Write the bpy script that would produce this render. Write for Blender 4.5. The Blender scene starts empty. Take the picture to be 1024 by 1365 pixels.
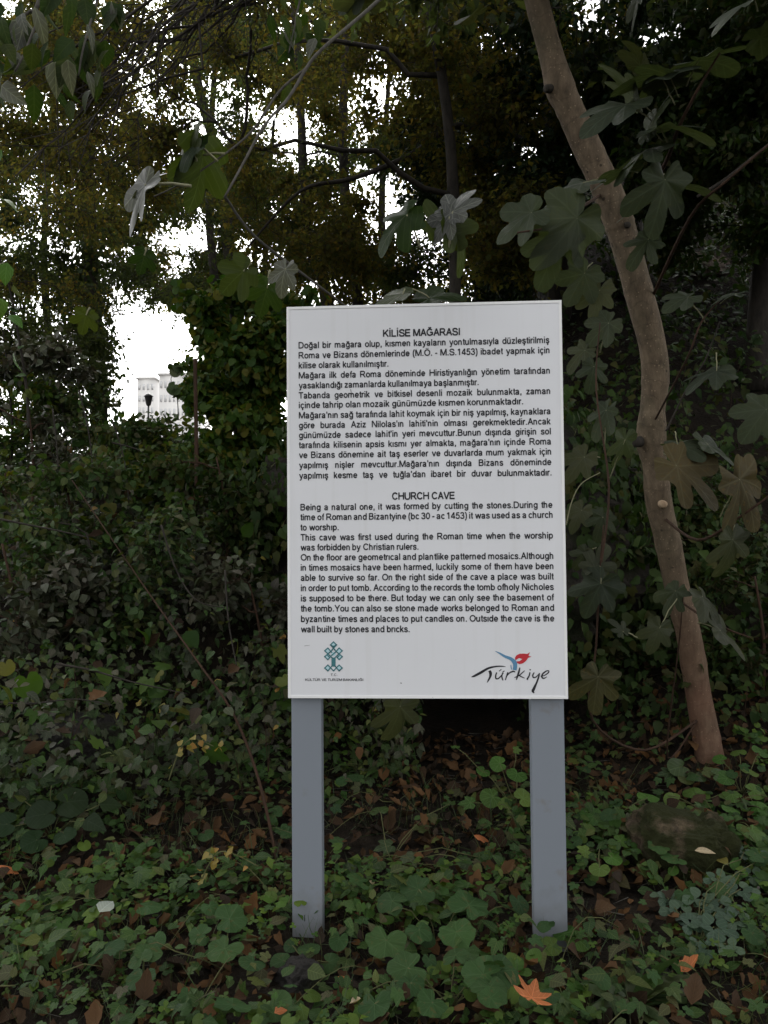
import bpy, bmesh, math, random
import numpy as np
from mathutils import Vector, Matrix, noise as mnoise

random.seed(7)
rng = np.random.default_rng(11)
R = math.radians
scene = bpy.context.scene
C = scene.collection

# ------------------------------------------------------------------ camera
FPX = 1050.0
PITCH, ROLL = 0.0362, 0.00836
CAMZ = 1.45
CAM = np.array([0.0, 0.0, CAMZ])
_f = np.array([0, math.cos(PITCH), math.sin(PITCH)])
_u0 = np.array([0, -math.sin(PITCH), math.cos(PITCH)])
_r0 = np.array([1.0, 0, 0])
_r = math.cos(ROLL) * _r0 - math.sin(ROLL) * _u0
_u = math.sin(ROLL) * _r0 + math.cos(ROLL) * _u0
cd = bpy.data.cameras.new("camera")
cam = bpy.data.objects.new("camera", cd)
C.objects.link(cam)
cam.matrix_world = Matrix(((_r[0], _u[0], -_f[0], 0), (_r[1], _u[1], -_f[1], 0), (_r[2], _u[2], -_f[2], CAMZ), (0, 0, 0, 1)))
cd.sensor_fit = 'HORIZONTAL'
cd.sensor_width = 36.0
cd.lens = FPX / 1024 * 36.0
cd.clip_start = 0.05
cd.clip_end = 3000
scene.camera = cam

# ------------------------------------------------------------------ sky, sun, exposure
SUN_EL, SUN_AZ = 42.0, -14.0          # azimuth clockwise from +Y : ahead, behind the trees
w = bpy.data.worlds.new("World")
scene.world = w
w.use_nodes = True
nt = w.node_tree
for n in list(nt.nodes):
    nt.nodes.remove(n)
wo = nt.nodes.new('ShaderNodeOutputWorld')
bg = nt.nodes.new('ShaderNodeBackground')
sky = nt.nodes.new('ShaderNodeTexSky')
sky.sky_type = 'NISHITA'
sky.sun_disc = False
sky.sun_elevation = R(SUN_EL)
sky.sun_rotation = R(SUN_AZ)
sky.air_density = 1.0
sky.dust_density = 3.0
sky.ozone_density = 1.0
hs = nt.nodes.new('ShaderNodeHueSaturation')     # an overcast sky: nearly colourless
hs.inputs['Saturation'].default_value = 0.05
nt.links.new(sky.outputs[0], hs.inputs['Color'])
nt.links.new(hs.outputs[0], bg.inputs['Color'])
nt.links.new(bg.outputs[0], wo.inputs['Surface'])
bg.inputs['Strength'].default_value = 0.14
sd = bpy.data.lights.new("sun", 'SUN')
sd.energy = 0.5
sd.angle = R(25)
sd.color = (1.0, 0.97, 0.93)
sun = bpy.data.objects.new("sun", sd)
C.objects.link(sun)
_sv = Vector((math.sin(R(SUN_AZ)) * math.cos(R(SUN_EL)), math.cos(R(SUN_AZ)) * math.cos(R(SUN_EL)), math.sin(R(SUN_EL))))
sun.rotation_euler = (-_sv).to_track_quat('-Z', 'Y').to_euler()
scene.view_settings.view_transform = 'Standard'
scene.view_settings.look = 'None'
scene.view_settings.exposure = 1.6
scene.view_settings.gamma = 1.0
scene.cycles.max_bounces = 6
scene.cycles.diffuse_bounces = 2
scene.cycles.glossy_bounces = 2
scene.cycles.transmission_bounces = 4


# ------------------------------------------------------------------ helpers
def P(px, py, d):
    """world point seen at photo pixel (px, py) at depth d metres"""
    return CAM + d * (_f + (px - 512) / FPX * _r - (py - 682.5) / FPX * _u)


def sstep(a, b, x):
    t = np.clip((np.asarray(x, float) - a) / (b - a), 0, 1)
    return t * t * (3 - 2 * t)


_nd = [(rng.uniform(0, 6.28), rng.uniform(0, 6.28), 0.7 + 0.6 * rng.random()) for _ in range(24)]


def wob(x, y, f, k0=0, n=8):
    """smooth pseudo noise in [-1,1]"""
    s = 0
    for k in range(k0, k0 + n):
        a, p, m = _nd[k % 24]
        s = s + np.sin((x * math.cos(a) + y * math.sin(a)) * f * m * (1 + 0.13 * k) + p)
    return s / n * 1.6


def hgt(x, y):
    x = np.asarray(x, float)
    y = np.asarray(y, float)
    yb = 3.75 + 0.75 * sstep(-1.6, -0.2, x) + 1.7 * np.exp(-((x - 0.6) / 0.72) ** 2) + 0.25 * sstep(1.2, 2.2, x)
    q = (y - yb) / 0.35
    t = np.where(q > 20, q, np.log1p(np.exp(np.clip(q, -30, 20)))) * 0.35
    hl = 2.3 * np.tanh(0.58 * t / 2.3)
    hr = 11 * np.tanh(1.12 * t / 11)
    s = sstep(0, 1, (x - 0.45 - 0.055 * y) / 1.5)
    h = hl * (1 - s) + hr * s
    h = h + 0.05 * np.clip(y - 2.8, 0, 3)
    h = h - (1 - s) * sstep(11, 70, y) * 12
    h = h - s * sstep(40, 90, y) * 12
    far = 1 - sstep(20, 60, y)
    h = h + far * (0.025 * wob(x, y, 3.1) + sstep(0.1, 1.0, t) * (0.14 * wob(x, y, 1.7, 5) + .10 * wob(x, y, 3.6, 13)))
    return h


def nrm(x, y):
    e = 0.05
    hx = (hgt(x + e, y) - hgt(x - e, y)) / (2 * e)
    hy = (hgt(x, y + e) - hgt(x, y - e)) / (2 * e)
    n = np.stack([-hx, -hy, np.ones_like(hx)], -1)
    return n / np.linalg.norm(n, axis=-1, keepdims=True)


def G(px, py, lift=0.0):
    """point of the ground seen at a photo pixel"""
    dv = _f + (px - 512) / FPX * _r - (py - 682.5) / FPX * _u
    t = 1.0
    while t < 30:
        p = CAM + dv * t
        if p[2] < hgt(p[0], p[1]):
            break
        t += 0.01
    p = CAM + dv * t
    return np.array([p[0], p[1], float(hgt(p[0], p[1])) + lift])


def onground(x, y, lift=0.0):
    return np.array([x, y, float(hgt(x, y)) + lift])


def norm(v):
    v = np.asarray(v, float)
    return v / np.maximum(np.linalg.norm(v, axis=-1, keepdims=True), 1e-9)


class Acc:
    """collects geometry; build() links it as ONE mesh object"""

    def __init__(self):
        self.v, self.t, self.l, self.m, self.n = [], [], [], [], 0

    def raw(self, v, t, lp=None, mi=0):
        v = np.asarray(v, np.float32).reshape(-1, 3)
        t = np.asarray(t, np.int32).reshape(-1, 3)
        self.v.append(v)
        self.t.append(t + self.n)
        self.l.append(np.zeros_like(v) if lp is None else np.asarray(lp, np.float32))
        self.m.append(np.full(len(t), mi, np.int32))
        self.n += len(v)

    def scatter(self, tpl, pos, ydir, nhint, scale, mi=0, sx=None):
        tv, tt = tpl
        pos = np.asarray(pos, float).reshape(-1, 3)
        N = len(pos)
        if N == 0:
            return
        Y = norm(np.broadcast_to(ydir, (N, 3)))
        Zh = np.broadcast_to(nhint, (N, 3)) + rng.normal(0, 1e-3, (N, 3))
        X = norm(np.cross(Y, Zh))
        Z = np.cross(X, Y)
        sc = np.broadcast_to(np.asarray(scale, float), (N,))
        sxx = np.ones(N) if sx is None else np.broadcast_to(sx, (N,))
        out = (X[:, None, :] * (tv[None, :, 0, None] * sxx[:, None, None]) + Y[:, None, :] * tv[None, :, 1, None] + Z[:, None, :] * tv[None, :, 2, None])
        out = out * sc[:, None, None] + pos[:, None, :]
        k = len(tv)
        tris = (tt[None] + (np.arange(N) * k)[:, None, None]).reshape(-1, 3)
        self.raw(out.reshape(-1, 3), tris, np.tile(tv, (N, 1)), mi)

    def tube(self, pts, rad, sides=8, mi=0, bump=0.0, cap=True):
        pts = np.asarray(pts, float)
        rad = np.broadcast_to(np.asarray(rad, float), (len(pts),))
        n = len(pts)
        tg = np.gradient(pts, axis=0)
        tg = norm(tg)
        a = np.array([0.3, 0.2, 1.0]) if abs(tg[0][2]) < 0.8 else np.array([1.0, 0.3, 0])
        x = norm(np.cross(tg[0], a))
        ring = []
        ang = np.arange(sides) / sides * 2 * np.pi
        ph = rng.uniform(0, 6.28)
        L = 0.0
        lp = []
        for i in range(n):
            x = norm(x - tg[i] * np.dot(x, tg[i]))
            y = np.cross(tg[i], x)
            if i:
                L += np.linalg.norm(pts[i] - pts[i - 1])
            rr = rad[i] * (1 + bump * (np.sin(2 * ang + ph + L * 3) * 0.5 + np.sin(3 * ang - ph * 2 + L * 7) * 0.35 + 0.4 * np.sin(L * 19 + ph)))
            ring.append(pts[i] + (np.cos(ang) * rr)[:, None] * x + (np.sin(ang) * rr)[:, None] * y)
            lp.append(np.stack([np.cos(ang) * rad[i], np.sin(ang) * rad[i], np.full(sides, L)], -1))
        v = np.concatenate(ring)
        t = []
        for i in range(n - 1):
            for j in range(sides):
                a0, a1 = i * sides + j, i * sides + (j + 1) % sides
                b0, b1 = a0 + sides, a1 + sides
                t += [(a0, a1, b1), (a0, b1, b0)]
        lp = np.concatenate(lp)
        if cap:
            v = np.concatenate([v, [pts[0], pts[-1]]])
            lp = np.concatenate([lp, [[0, 0, 0], [0, 0, L]]])
            c0, c1 = n * sides, n * sides + 1
            for j in range(sides):
                t += [(c0, (j + 1) % sides, j), (c1, (n - 1) * sides + j, (n - 1) * sides + (j + 1) % sides)]
        self.raw(v, t, lp, mi)

    def sticks(self, p0, p1, r0, r1, mi=0):
        """many thin straight three-sided twigs"""
        p0, p1 = np.asarray(p0, float).reshape(-1, 3), np.asarray(p1, float).reshape(-1, 3)
        N = len(p0)
        if N == 0:
            return
        d = norm(p1 - p0)
        x = norm(np.cross(d, rng.normal(size=(N, 3))))
        y = np.cross(d, x)
        vs = []
        r0 = np.broadcast_to(r0, (N,))
        r1 = np.broadcast_to(r1, (N,))
        for p, r in ((p0, r0), (p1, r1)):
            for k in range(3):
                a = k * 2.0944
                vs.append(p + (x * math.cos(a) + y * math.sin(a)) * r[:, None])
        v = np.stack(vs, 1)
        tt = np.array([(0, 1, 4), (0, 4, 3), (1, 2, 5), (1, 5, 4), (2, 0, 3), (2, 3, 5)])
        t = (tt[None] + (np.arange(N) * 6)[:, None, None]).reshape(-1, 3)
        self.raw(v.reshape(-1, 3), t, None, mi)

    def box(self, c, s, mi=0, rot=None):
        c, s = np.asarray(c, float), np.asarray(s, float) / 2
        v = np.array([(x, y, z) for x in (-1, 1) for y in (-1, 1) for z in (-1, 1)], float) * s
        if rot is not None:
            v = v @ np.asarray(rot).T
        q = [(0, 1, 3, 2), (4, 6, 7, 5), (0, 4, 5, 1), (2, 3, 7, 6), (0, 2, 6, 4), (1, 5, 7, 3)]
        t = []
        for a, b, d, e in q:
            t += [(a, b, d), (a, d, e)]
        self.raw(v + c, t, None, mi)

    def build(self, name, mats, parent=None, origin=None, flat=False):
        v = np.concatenate(self.v)
        t = np.concatenate(self.t)
        l = np.concatenate(self.l)
        m = np.concatenate(self.m)
        off = np.zeros(3) if origin is None else np.asarray(origin, float)
        me = bpy.data.meshes.new(name)
        me.vertices.add(len(v))
        me.vertices.foreach_set('co', (v - off).astype(np.float32).ravel())
        me.loops.add(len(t) * 3)
        me.loops.foreach_set('vertex_index', t.astype(np.int32).ravel())
        me.polygons.add(len(t))
        me.polygons.foreach_set('loop_start', np.arange(0, len(t) * 3, 3, dtype=np.int32))
        me.update(calc_edges=True)
        if not isinstance(mats, (list, tuple)):
            mats = [mats]
        for x in mats:
            me.materials.append(x)
        if len(mats) > 1:
            me.polygons.foreach_set('material_index', m)
        at = me.attributes.new('lp', 'FLOAT_VECTOR', 'POINT')
        at.data.foreach_set('vector', l.astype(np.float32).ravel())
        if flat:
            me.polygons.foreach_set('use_smooth', np.zeros(len(t), bool))
        o = bpy.data.objects.new(name, me)
        C.objects.link(o)
        o.location = off
        if parent is not None:
            o.parent = parent
            o.location = Vector(off) - parent.location
        return o


def tag(o, label=None, cat=None, group=None, kind=None):
    if label:
        o['label'] = label
    if cat:
        o['category'] = cat
    if group:
        o['group'] = group
    if kind:
        o['kind'] = kind
    return o


def thing(name, label, cat, loc, group=None):
    o = bpy.data.objects.new(name, None)
    o.empty_display_size = 0.1
    C.objects.link(o)
    o.location = [float(a) for a in loc]
    return tag(o, label, cat, group)


# ------------------------------------------------------------------ materials
def newmat(name):
    m = bpy.data.materials.new(name)
    m.use_nodes = True
    t = m.node_tree
    return m, t, t.nodes['Principled BSDF'], t.nodes['Material Output']


def N(t, kind, **kw):
    n = t.nodes.new(kind)
    for k, v in kw.items():
        if k in n.inputs.keys():
            n.inputs[k].default_value = v
        else:
            setattr(n, k, v)
    return n


def ramp(t, src, stops, interp='LINEAR'):
    r = t.nodes.new('ShaderNodeValToRGB')
    r.color_ramp.interpolation = interp
    e = r.color_ramp.elements
    while len(e) < len(stops):
        e.new(0.5)
    for el, (p, c) in zip(e, stops):
        el.position = p
        el.color = (*c, 1) if len(c) == 3 else c
    t.links.new(src, r.inputs[0])
    return r


def mixc(t, fac, a, b, mode='MIX'):
    n = t.nodes.new('ShaderNodeMix')
    n.data_type = 'RGBA'
    n.blend_type = mode
    for sock, val in ((n.inputs[0], fac), (n.inputs[6], a), (n.inputs[7], b)):
        if hasattr(val, 'is_linked'):
            t.links.new(val, sock)
        elif isinstance(val, (int, float)):
            sock.default_value = val
        else:
            sock.default_value = (*val, 1)
    return n.outputs[2]


def math_n(t, op, a, b=None, c=None):
    n = t.nodes.new('ShaderNodeMath')
    n.operation = op
    for s, v in zip(n.inputs, (a, b, c)):
        if v is None:
            continue
        if hasattr(v, 'is_linked'):
            t.links.new(v, s)
        else:
            s.default_value = v
    return n.outputs[0]


def leaf_mat(name, cols, rough=0.5, trans=0.25, vein=0.0, nv=7.0, spots=0.0, spec=0.45, tcol=None, radial=0):
    """colour chosen leaf by leaf; veins and spots drawn along the blade"""
    m, t, b, out = newmat(name)
    geo = N(t, 'ShaderNodeNewGeometry')
    k = len(cols)
    r = ramp(t, geo.outputs['Random Per Island'], [((i + 0.5) / k, c) for i, c in enumerate(cols)])
    col = r.outputs[0]
    tc = N(t, 'ShaderNodeTexCoord')
    nz = N(t, 'ShaderNodeTexNoise', Scale=2.2, Detail=2.0)
    t.links.new(tc.outputs['Object'], nz.inputs['Vector'])
    v1 = ramp(t, nz.outputs[0], [(0.3, (0.72, 0.74, 0.78)), (0.7, (1.2, 1.15, 1.05))])
    col = mixc(t, 1.0, col, v1.outputs[0], 'MULTIPLY')
    bumpsrc = None
    if vein > 0:
        at = N(t, 'ShaderNodeAttribute', attribute_name='lp')
        sp = N(t, 'ShaderNodeSeparateXYZ')
        t.links.new(at.outputs['Vector'], sp.inputs[0])
        ax = math_n(t, 'ABSOLUTE', sp.outputs[0])
        if radial:
            ang = math_n(t, 'ARCTAN2', sp.outputs[0], sp.outputs[1])
            aa = math_n(t, 'MULTIPLY', math_n(t, 'ABSOLUTE', ang), radial)
            fr = math_n(t, 'PINGPONG', aa, 0.5)
            rad2 = math_n(t, 'SQRT', math_n(t, 'ADD', math_n(t, 'MULTIPLY', ax, ax), math_n(t, 'MULTIPLY', sp.outputs[1], sp.outputs[1])))
            d1 = math_n(t, 'MULTIPLY', math_n(t, 'MULTIPLY', fr, rad2), 1.0 / radial)
            mid = ramp(t, d1, [(0.0, (1, 1, 1)), (0.022, (0, 0, 0))]).outputs[0]
            sd_ = math_n(t, 'PINGPONG', math_n(t, 'MULTIPLY', math_n(t, 'SUBTRACT', rad2, math_n(t, 'MULTIPLY', d1, 1.6)), nv), 0.5)
        else:
            mid = ramp(t, ax, [(0.0, (1, 1, 1)), (0.022, (0, 0, 0))]).outputs[0]
            sd_ = math_n(t, 'PINGPONG', math_n(t, 'MULTIPLY', math_n(t, 'SUBTRACT', sp.outputs[1], math_n(t, 'MULTIPLY', ax, 0.9)), nv), 0.5)
        side = ramp(t, sd_, [(0.0, (0.55, 0.55, 0.55)), (0.13, (0, 0, 0))]).outputs[0]
        vm = mixc(t, 1.0, mid, side, 'LIGHTEN')
        vb = math_n(t, 'MULTIPLY', vm, vein)
        col = mixc(t, vb, col, tuple(min(1, c * 2.4 + 0.05) for c in cols[k // 2]))
        bumpsrc = vm
    if spots > 0:
        n2 = N(t, 'ShaderNodeTexNoise', Scale=55.0, Detail=3.0)
        t.links.new(tc.outputs['Object'], n2.inputs['Vector'])
        sr = ramp(t, n2.outputs[0], [(0.60, (0, 0, 0)), (0.68, (1, 1, 1))]).outputs[0]
        col = mixc(t, math_n(t, 'MULTIPLY', sr, spots), col, (0.10, 0.065, 0.02))
    t.links.new(col, b.inputs['Base Color'])
    n3 = N(t, 'ShaderNodeTexNoise', Scale=30.0, Detail=2.0)
    t.links.new(tc.outputs['Object'], n3.inputs['Vector'])
    rr = ramp(t, n3.outputs[0], [(0.3, (rough - .1,) * 3), (0.7, (rough + .15,) * 3)])
    t.links.new(rr.outputs[0], b.inputs['Roughness'])
    b.inputs['Specular IOR Level'].default_value = spec
    bp = N(t, 'ShaderNodeBump', Strength=0.35, Distance=0.004)
    hsrc = n3.outputs[0] if bumpsrc is None else math_n(t, 'SUBTRACT', n3.outputs[0], math_n(t, 'MULTIPLY', bumpsrc, 0.8))
    t.links.new(hsrc, bp.inputs['Height'])
    t.links.new(bp.outputs[0], b.inputs['Normal'])
    if trans > 0:
        tr = N(t, 'ShaderNodeBsdfTranslucent')
        tcx = mixc(t, 1.0, col, tcol or (1.5, 1.6, 0.6), 'MULTIPLY')
        t.links.new(tcx, tr.inputs['Color'])
        mx = N(t, 'ShaderNodeMixShader')
        mx.inputs[0].default_value = trans
        t.links.new(b.outputs[0], mx.inputs[1])
        t.links.new(tr.outputs[0], mx.inputs[2])
        t.links.new(mx.outputs[0], out.inputs['Surface'])
    return m


def bark_mat(name, dark, light, scale=18.0, rough=0.85, moss=None, bands=False, low=None):
    m, t, b, out = newmat(name)
    tc = N(t, 'ShaderNodeTexCoord')
    mp = N(t, 'ShaderNodeMapping')
    mp.inputs['Scale'].default_value = (1, 1, 0.35)
    t.links.new(tc.outputs['Object'], mp.inputs[0])
    nz = N(t, 'ShaderNodeTexNoise', Scale=scale, Detail=8.0, Roughness=0.65)
    t.links.new(mp.outputs[0], nz.inputs['Vector'])
    r = ramp(t, nz.outputs[0], [(0.28, dark), (0.72, light)])
    col = r.outputs[0]
    if moss:
        n2 = N(t, 'ShaderNodeTexNoise', Scale=4.0, Detail=5.0)
        t.links.new(tc.outputs['Object'], n2.inputs['Vector'])
        mr = ramp(t, n2.outputs[0], [(0.5, (0, 0, 0)), (0.66, (0.75, 0.75, 0.75))]).outputs[0]
        col = mixc(t, mr, col, moss)
    h = nz.outputs[0]
    if bands:
        at = N(t, 'ShaderNodeAttribute', attribute_name='lp')
        sp = N(t, 'ShaderNodeSeparateXYZ')
        t.links.new(at.outputs['Vector'], sp.inputs[0])
        n4 = N(t, 'ShaderNodeTexNoise', Scale=5.0, Detail=5.0)
        t.links.new(tc.outputs['Object'], n4.inputs['Vector'])
        zz = math_n(t, 'ADD', math_n(t, 'MULTIPLY', sp.outputs[2], 9.0), math_n(t, 'MULTIPLY', n4.outputs[0], 2.5))
        pp = math_n(t, 'PINGPONG', zz, 0.5)
        br = ramp(t, pp, [(0.0, (1, 1, 1)), (0.05, (0, 0, 0))]).outputs[0]
        col = mixc(t, math_n(t, 'MULTIPLY', br, 0.4), col, tuple(c * .8 for c in dark))
        # lenticels
        n5 = N(t, 'ShaderNodeTexVoronoi', Scale=42.0)
        t.links.new(tc.outputs['Object'], n5.inputs['Vector'])
        lr = ramp(t, n5.outputs['Distance'], [(0.10, (1, 1, 1)), (0.2, (0, 0, 0))]).outputs[0]
        col = mixc(t, math_n(t, 'MULTIPLY', lr, 0.6), col, tuple(min(1, c * 1.7) for c in light))
        n6 = N(t, 'ShaderNodeTexVoronoi', Scale=13.0)
        t.links.new(tc.outputs['Object'], n6.inputs['Vector'])
        pr = ramp(t, n6.outputs['Distance'], [(0.07, (1, 1, 1)), (0.13, (0, 0, 0))]).outputs[0]
        col = mixc(t, math_n(t, 'MULTIPLY', pr, 0.8), col, tuple(c * .4 for c in dark))
        n7 = N(t, 'ShaderNodeTexNoise', Scale=3.2, Detail=6.0, Roughness=.65)
        t.links.new(tc.outputs['Object'], n7.inputs['Vector'])
        mo = ramp(t, n7.outputs[0], [(0.46, (0, 0, 0)), (0.70, (.42,) * 3)]).outputs[0]
        col = mixc(t, mo, col, (.060, .062, .034))
        if low:
            lowf = ramp(t, math_n(t, 'MULTIPLY', sp.outputs[2], 0.25), [(0.0, (0.9,) * 3), (0.32, (0, 0, 0))]).outputs[0]
            nn = ramp(t, n4.outputs[0], [(0.25, (0.3,) * 3), (0.7, (1, 1, 1))]).outputs[0]
            col = mixc(t, math_n(t, 'MULTIPLY', lowf, nn), col, low)
    t.links.new(col, b.inputs['Base Color'])
    b.inputs['Roughness'].default_value = rough
    b.inputs['Specular IOR Level'].default_value = 0.25
    bp = N(t, 'ShaderNodeBump', Strength=0.9, Distance=0.012)
    t.links.new(h, bp.inputs['Height'])
    t.links.new(bp.outputs[0], b.inputs['Normal'])
    return m


def rock_mat(name, c1, c2, moss, mossamt=0.5):
    m, t, b, out = newmat(name)
    tc = N(t, 'ShaderNodeTexCoord')
    nz = N(t, 'ShaderNodeTexNoise', Scale=14.0, Detail=12.0, Roughness=0.78)
    t.links.new(tc.outputs['Object'], nz.inputs['Vector'])
    col = ramp(t, nz.outputs[0], [(0.38, c1), (0.52, tuple((a + b) / 2 for a, b in zip(c1, c2))), (0.64, c2)]).outputs[0]
    vo = N(t, 'ShaderNodeTexVoronoi', Scale=70.0)
    t.links.new(tc.outputs['Object'], vo.inputs['Vector'])
    pit = ramp(t, vo.outputs['Distance'], [(0.12, (1, 1, 1)), (0.3, (0, 0, 0))]).outputs[0]
    col = mixc(t, math_n(t, 'MULTIPLY', pit, .55), col, tuple(a * .45 for a in c1))
    n2 = N(t, 'ShaderNodeTexNoise', Scale=5.0, Detail=6.0)
    t.links.new(tc.outputs['Object'], n2.inputs['Vector'])
    mr = ramp(t, n2.outputs[0], [(0.62 - mossamt * .3, (0, 0, 0)), (0.72 - mossamt * .3, (0.95,) * 3)]).outputs[0]
    col = mixc(t, mr, col, moss)
    t.links.new(col, b.inputs['Base Color'])
    b.inputs['Roughness'].default_value = 0.92
    b.inputs['Specular IOR Level'].default_value = 0.2
    n3 = N(t, 'ShaderNodeTexNoise', Scale=40.0, Detail=8.0, Roughness=0.75)
    t.links.new(tc.outputs['Object'], n3.inputs['Vector'])
    bp = N(t, 'ShaderNodeBump', Strength=1.0, Distance=0.04)
    t.links.new(n3.outputs[0], bp.inputs['Height'])
    t.links.new(bp.outputs[0], b.inputs['Normal'])
    return m


def plain_mat(name, col, rough=0.5, spec=0.5, metal=0.0, grime=None, gscale=6.0, thr=(0.58, 0.75)):
    m, t, b, out = newmat(name)
    b.inputs['Roughness'].default_value = rough
    b.inputs['Specular IOR Level'].default_value = spec
    b.inputs['Metallic'].default_value = metal
    tc = N(t, 'ShaderNodeTexCoord')
    nz = N(t, 'ShaderNodeTexNoise', Scale=gscale, Detail=6.0)
    t.links.new(tc.outputs['Object'], nz.inputs['Vector'])
    if grime:
        mr = ramp(t, nz.outputs[0], [(thr[0], (0, 0, 0)), (thr[1], (0.6,) * 3)]).outputs[0]
        t.links.new(mixc(t, mr, col, grime), b.inputs['Base Color'])
    else:
        b.inputs['Base Color'].default_value = (*col, 1)
    return m


# leaf colours are albedos of real leaves
M_ivy = leaf_mat('ivy leaf', [(.020, .040, .009), (.028, .054, .013), (.040, .066, .018), (.022, .040, .013), (.054, .068, .020)], 0.48, 0.15, 0.35, 4, spec=.3)
M_bank = leaf_mat('bramble leaf', [(.023, .052, .014), (.037, .076, .017), (.027, .056, .018), (.070, .086, .018), (.052, .048, .024), (.033, .072, .016)], 0.55, 0.22, 0.3, 6, spec=.22)
M_dull = leaf_mat('dull grey green leaf', [(.034, .046, .022), (.050, .062, .032), (.044, .044, .028), (.068, .066, .042), (.030, .040, .020), (.050, .044, .030)], 0.5, 0.12, 0.3, 6, spec=.3)
M_bright = leaf_mat('bright weed leaf', [(.029, .074, .012), (.044, .102, .015), (.080, .13, .017), (.031, .068, .015), (.025, .056, .013), (.06, .10, .014)], 0.55, 0.25, 0.3, 6, spec=.22)
M_big = leaf_mat('large soft leaf', [(.025, .060, .017), (.033, .074, .021), (.039, .078, .023), (.022, .052, .016)], 0.65, 0.2, 0.14, 5, spots=0.35, radial=1.15, spec=.18)
M_round = leaf_mat('round leaf', [(.040, .100, .014), (.052, .115, .018), (.034, .082, .014), (.08, .125, .022)], 0.55, 0.2, 0.4, 5, radial=1.15, spec=.22)
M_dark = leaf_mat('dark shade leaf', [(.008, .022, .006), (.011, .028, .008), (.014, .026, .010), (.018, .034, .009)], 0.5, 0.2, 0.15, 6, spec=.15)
M_olive = leaf_mat('olive autumn leaf', [(.062, .066, .020), (.080, .076, .022), (.10, .084, .024), (.056, .068, .022), (.115, .078, .022), (.054, .066, .024)], 0.6, 0.68, spec=.15, tcol=(1.6, 1.6, .9))
M_canopy = leaf_mat('canopy leaf', [(.040, .056, .022), (.052, .068, .025), (.060, .068, .024), (.044, .058, .028)], 0.55, 0.6, spec=.2, tcol=(1.5, 1.6, .9))
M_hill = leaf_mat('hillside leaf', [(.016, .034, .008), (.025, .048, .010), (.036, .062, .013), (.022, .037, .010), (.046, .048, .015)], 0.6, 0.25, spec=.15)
M_vine = leaf_mat('vine leaf', [(.026, .062, .010), (.040, .082, .012), (.058, .10, .018), (.10, .10, .014)], 0.55, 0.35, spec=.2)
M_fig = leaf_mat('fig leaf', [(.036, .047, .028), (.042, .053, .033), (.032, .043, .025), (.05, .055, .032)], 0.6, 0.35, 0.16, 5, spots=.12, radial=1.15, spec=.2)
M_figold = leaf_mat('browning fig leaf', [(.060, .050, .026), (.056, .054, .024), (.068, .054, .028)], 0.65, 0.25, 0.2, 5, spots=0.5, radial=1.15, spec=.15)
M_corner = leaf_mat('dark drooping leaf', [(.012, .024, .006), (.018, .032, .008), (.028, .038, .008), (.014, .026, .009)], 0.55, 0.4, 0.15, 6, spec=.15)
M_grey = leaf_mat('pale underside and highlight leaf', [(.048, .052, .044), (.062, .065, .056), (.042, .046, .042)], 0.55, 0.3, 0.5, 5, radial=1.15)
M_litter = leaf_mat('dead leaf', [(.026, .016, .009), (.04, .024, .013), (.062, .036, .018), (.10, .05, .018), (.034, .026, .019), (.02, .013, .009), (.12, .065, .03)], 0.8, 0.05, 0.10, 6, spec=.15)
M_yellow = leaf_mat('yellowing leaf', [(.22, .17, .03), (.28, .20, .04), (.16, .15, .03), (.3, .16, .03)], 0.55, 0.3, 0.3, 6)
M_orange = leaf_mat('orange maple leaf', [(.33, .10, .028), (.38, .12, .035)], 0.6, 0.2, 0.4, 5, spots=0.3, radial=1.15)
M_cream = leaf_mat('cream dry leaf', [(.42, .33, .2), (.36, .29, .18)], 0.6, 0.15, 0.4, 6)
M_pale = leaf_mat('pale silvery leaf', [(.34, .38, .32), (.3, .34, .3)], 0.6, 0.2, 0.3, 6)
M_grass = leaf_mat('grass blade', [(.03, .06, .014), (.045, .075, .02), (.07, .08, .03)], 0.5, 0.25)
M_bark = bark_mat('dark bark', (.014, .012, .010), (.045, .038, .030), 22)
M_barkivy = bark_mat('mossy bark', (.016, .014, .010), (.05, .042, .03), 22, moss=(.025, .035, .012))
M_figbark = bark_mat('fig bark', (.060, .044, .029), (.185, .138, .090), 26, 0.85, bands=True, low=(.135, .055, .034))
M_twig = bark_mat('grey twig', (.05, .046, .038), (.12, .112, .095), 40)
M_cane = bark_mat('reddish cane', (.026, .015, .010), (.07, .038, .022), 40)
M_stemg = bark_mat('green stem', (.06, .07, .025), (.12, .12, .05), 40)
M_petiole = bark_mat('pale leaf stalk', (.16, .16, .09), (.26, .25, .15), 40)
M_wood = bark_mat('cut wood', (.30, .2, .12), (.5, .38, .26), 30)

# ------------------------------------------------------------------ leaf templates (base at origin, tip along +Y, face +Z)


def ovate(w=0.32, seg=4, fold=0.25, droop=0.25, p=0.75, serr=0.0):
    v, t = [], []
    for i in range(seg + 1):
        s = i / seg
        hw = w * math.sin(math.pi * min(1, s ** p)) ** 0.9 if 0 < i < seg else 0.012
        if serr and 0 < i < seg:
            hw *= 1 + serr * (1 if i % 2 else -1)
        z = -droop * s * s
        v += [(-hw, s - 0.05 * hw, z + fold * hw), (0, s, z), (hw, s - 0.05 * hw, z + fold * hw)]
    for i in range(seg):
        a = 3 * i
        for k in (0, 1):
            t += [(a + k, a + k + 1, a + k + 4), (a + k, a + k + 4, a + k + 3)]
    return np.array(v, float), np.array(t)


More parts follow.
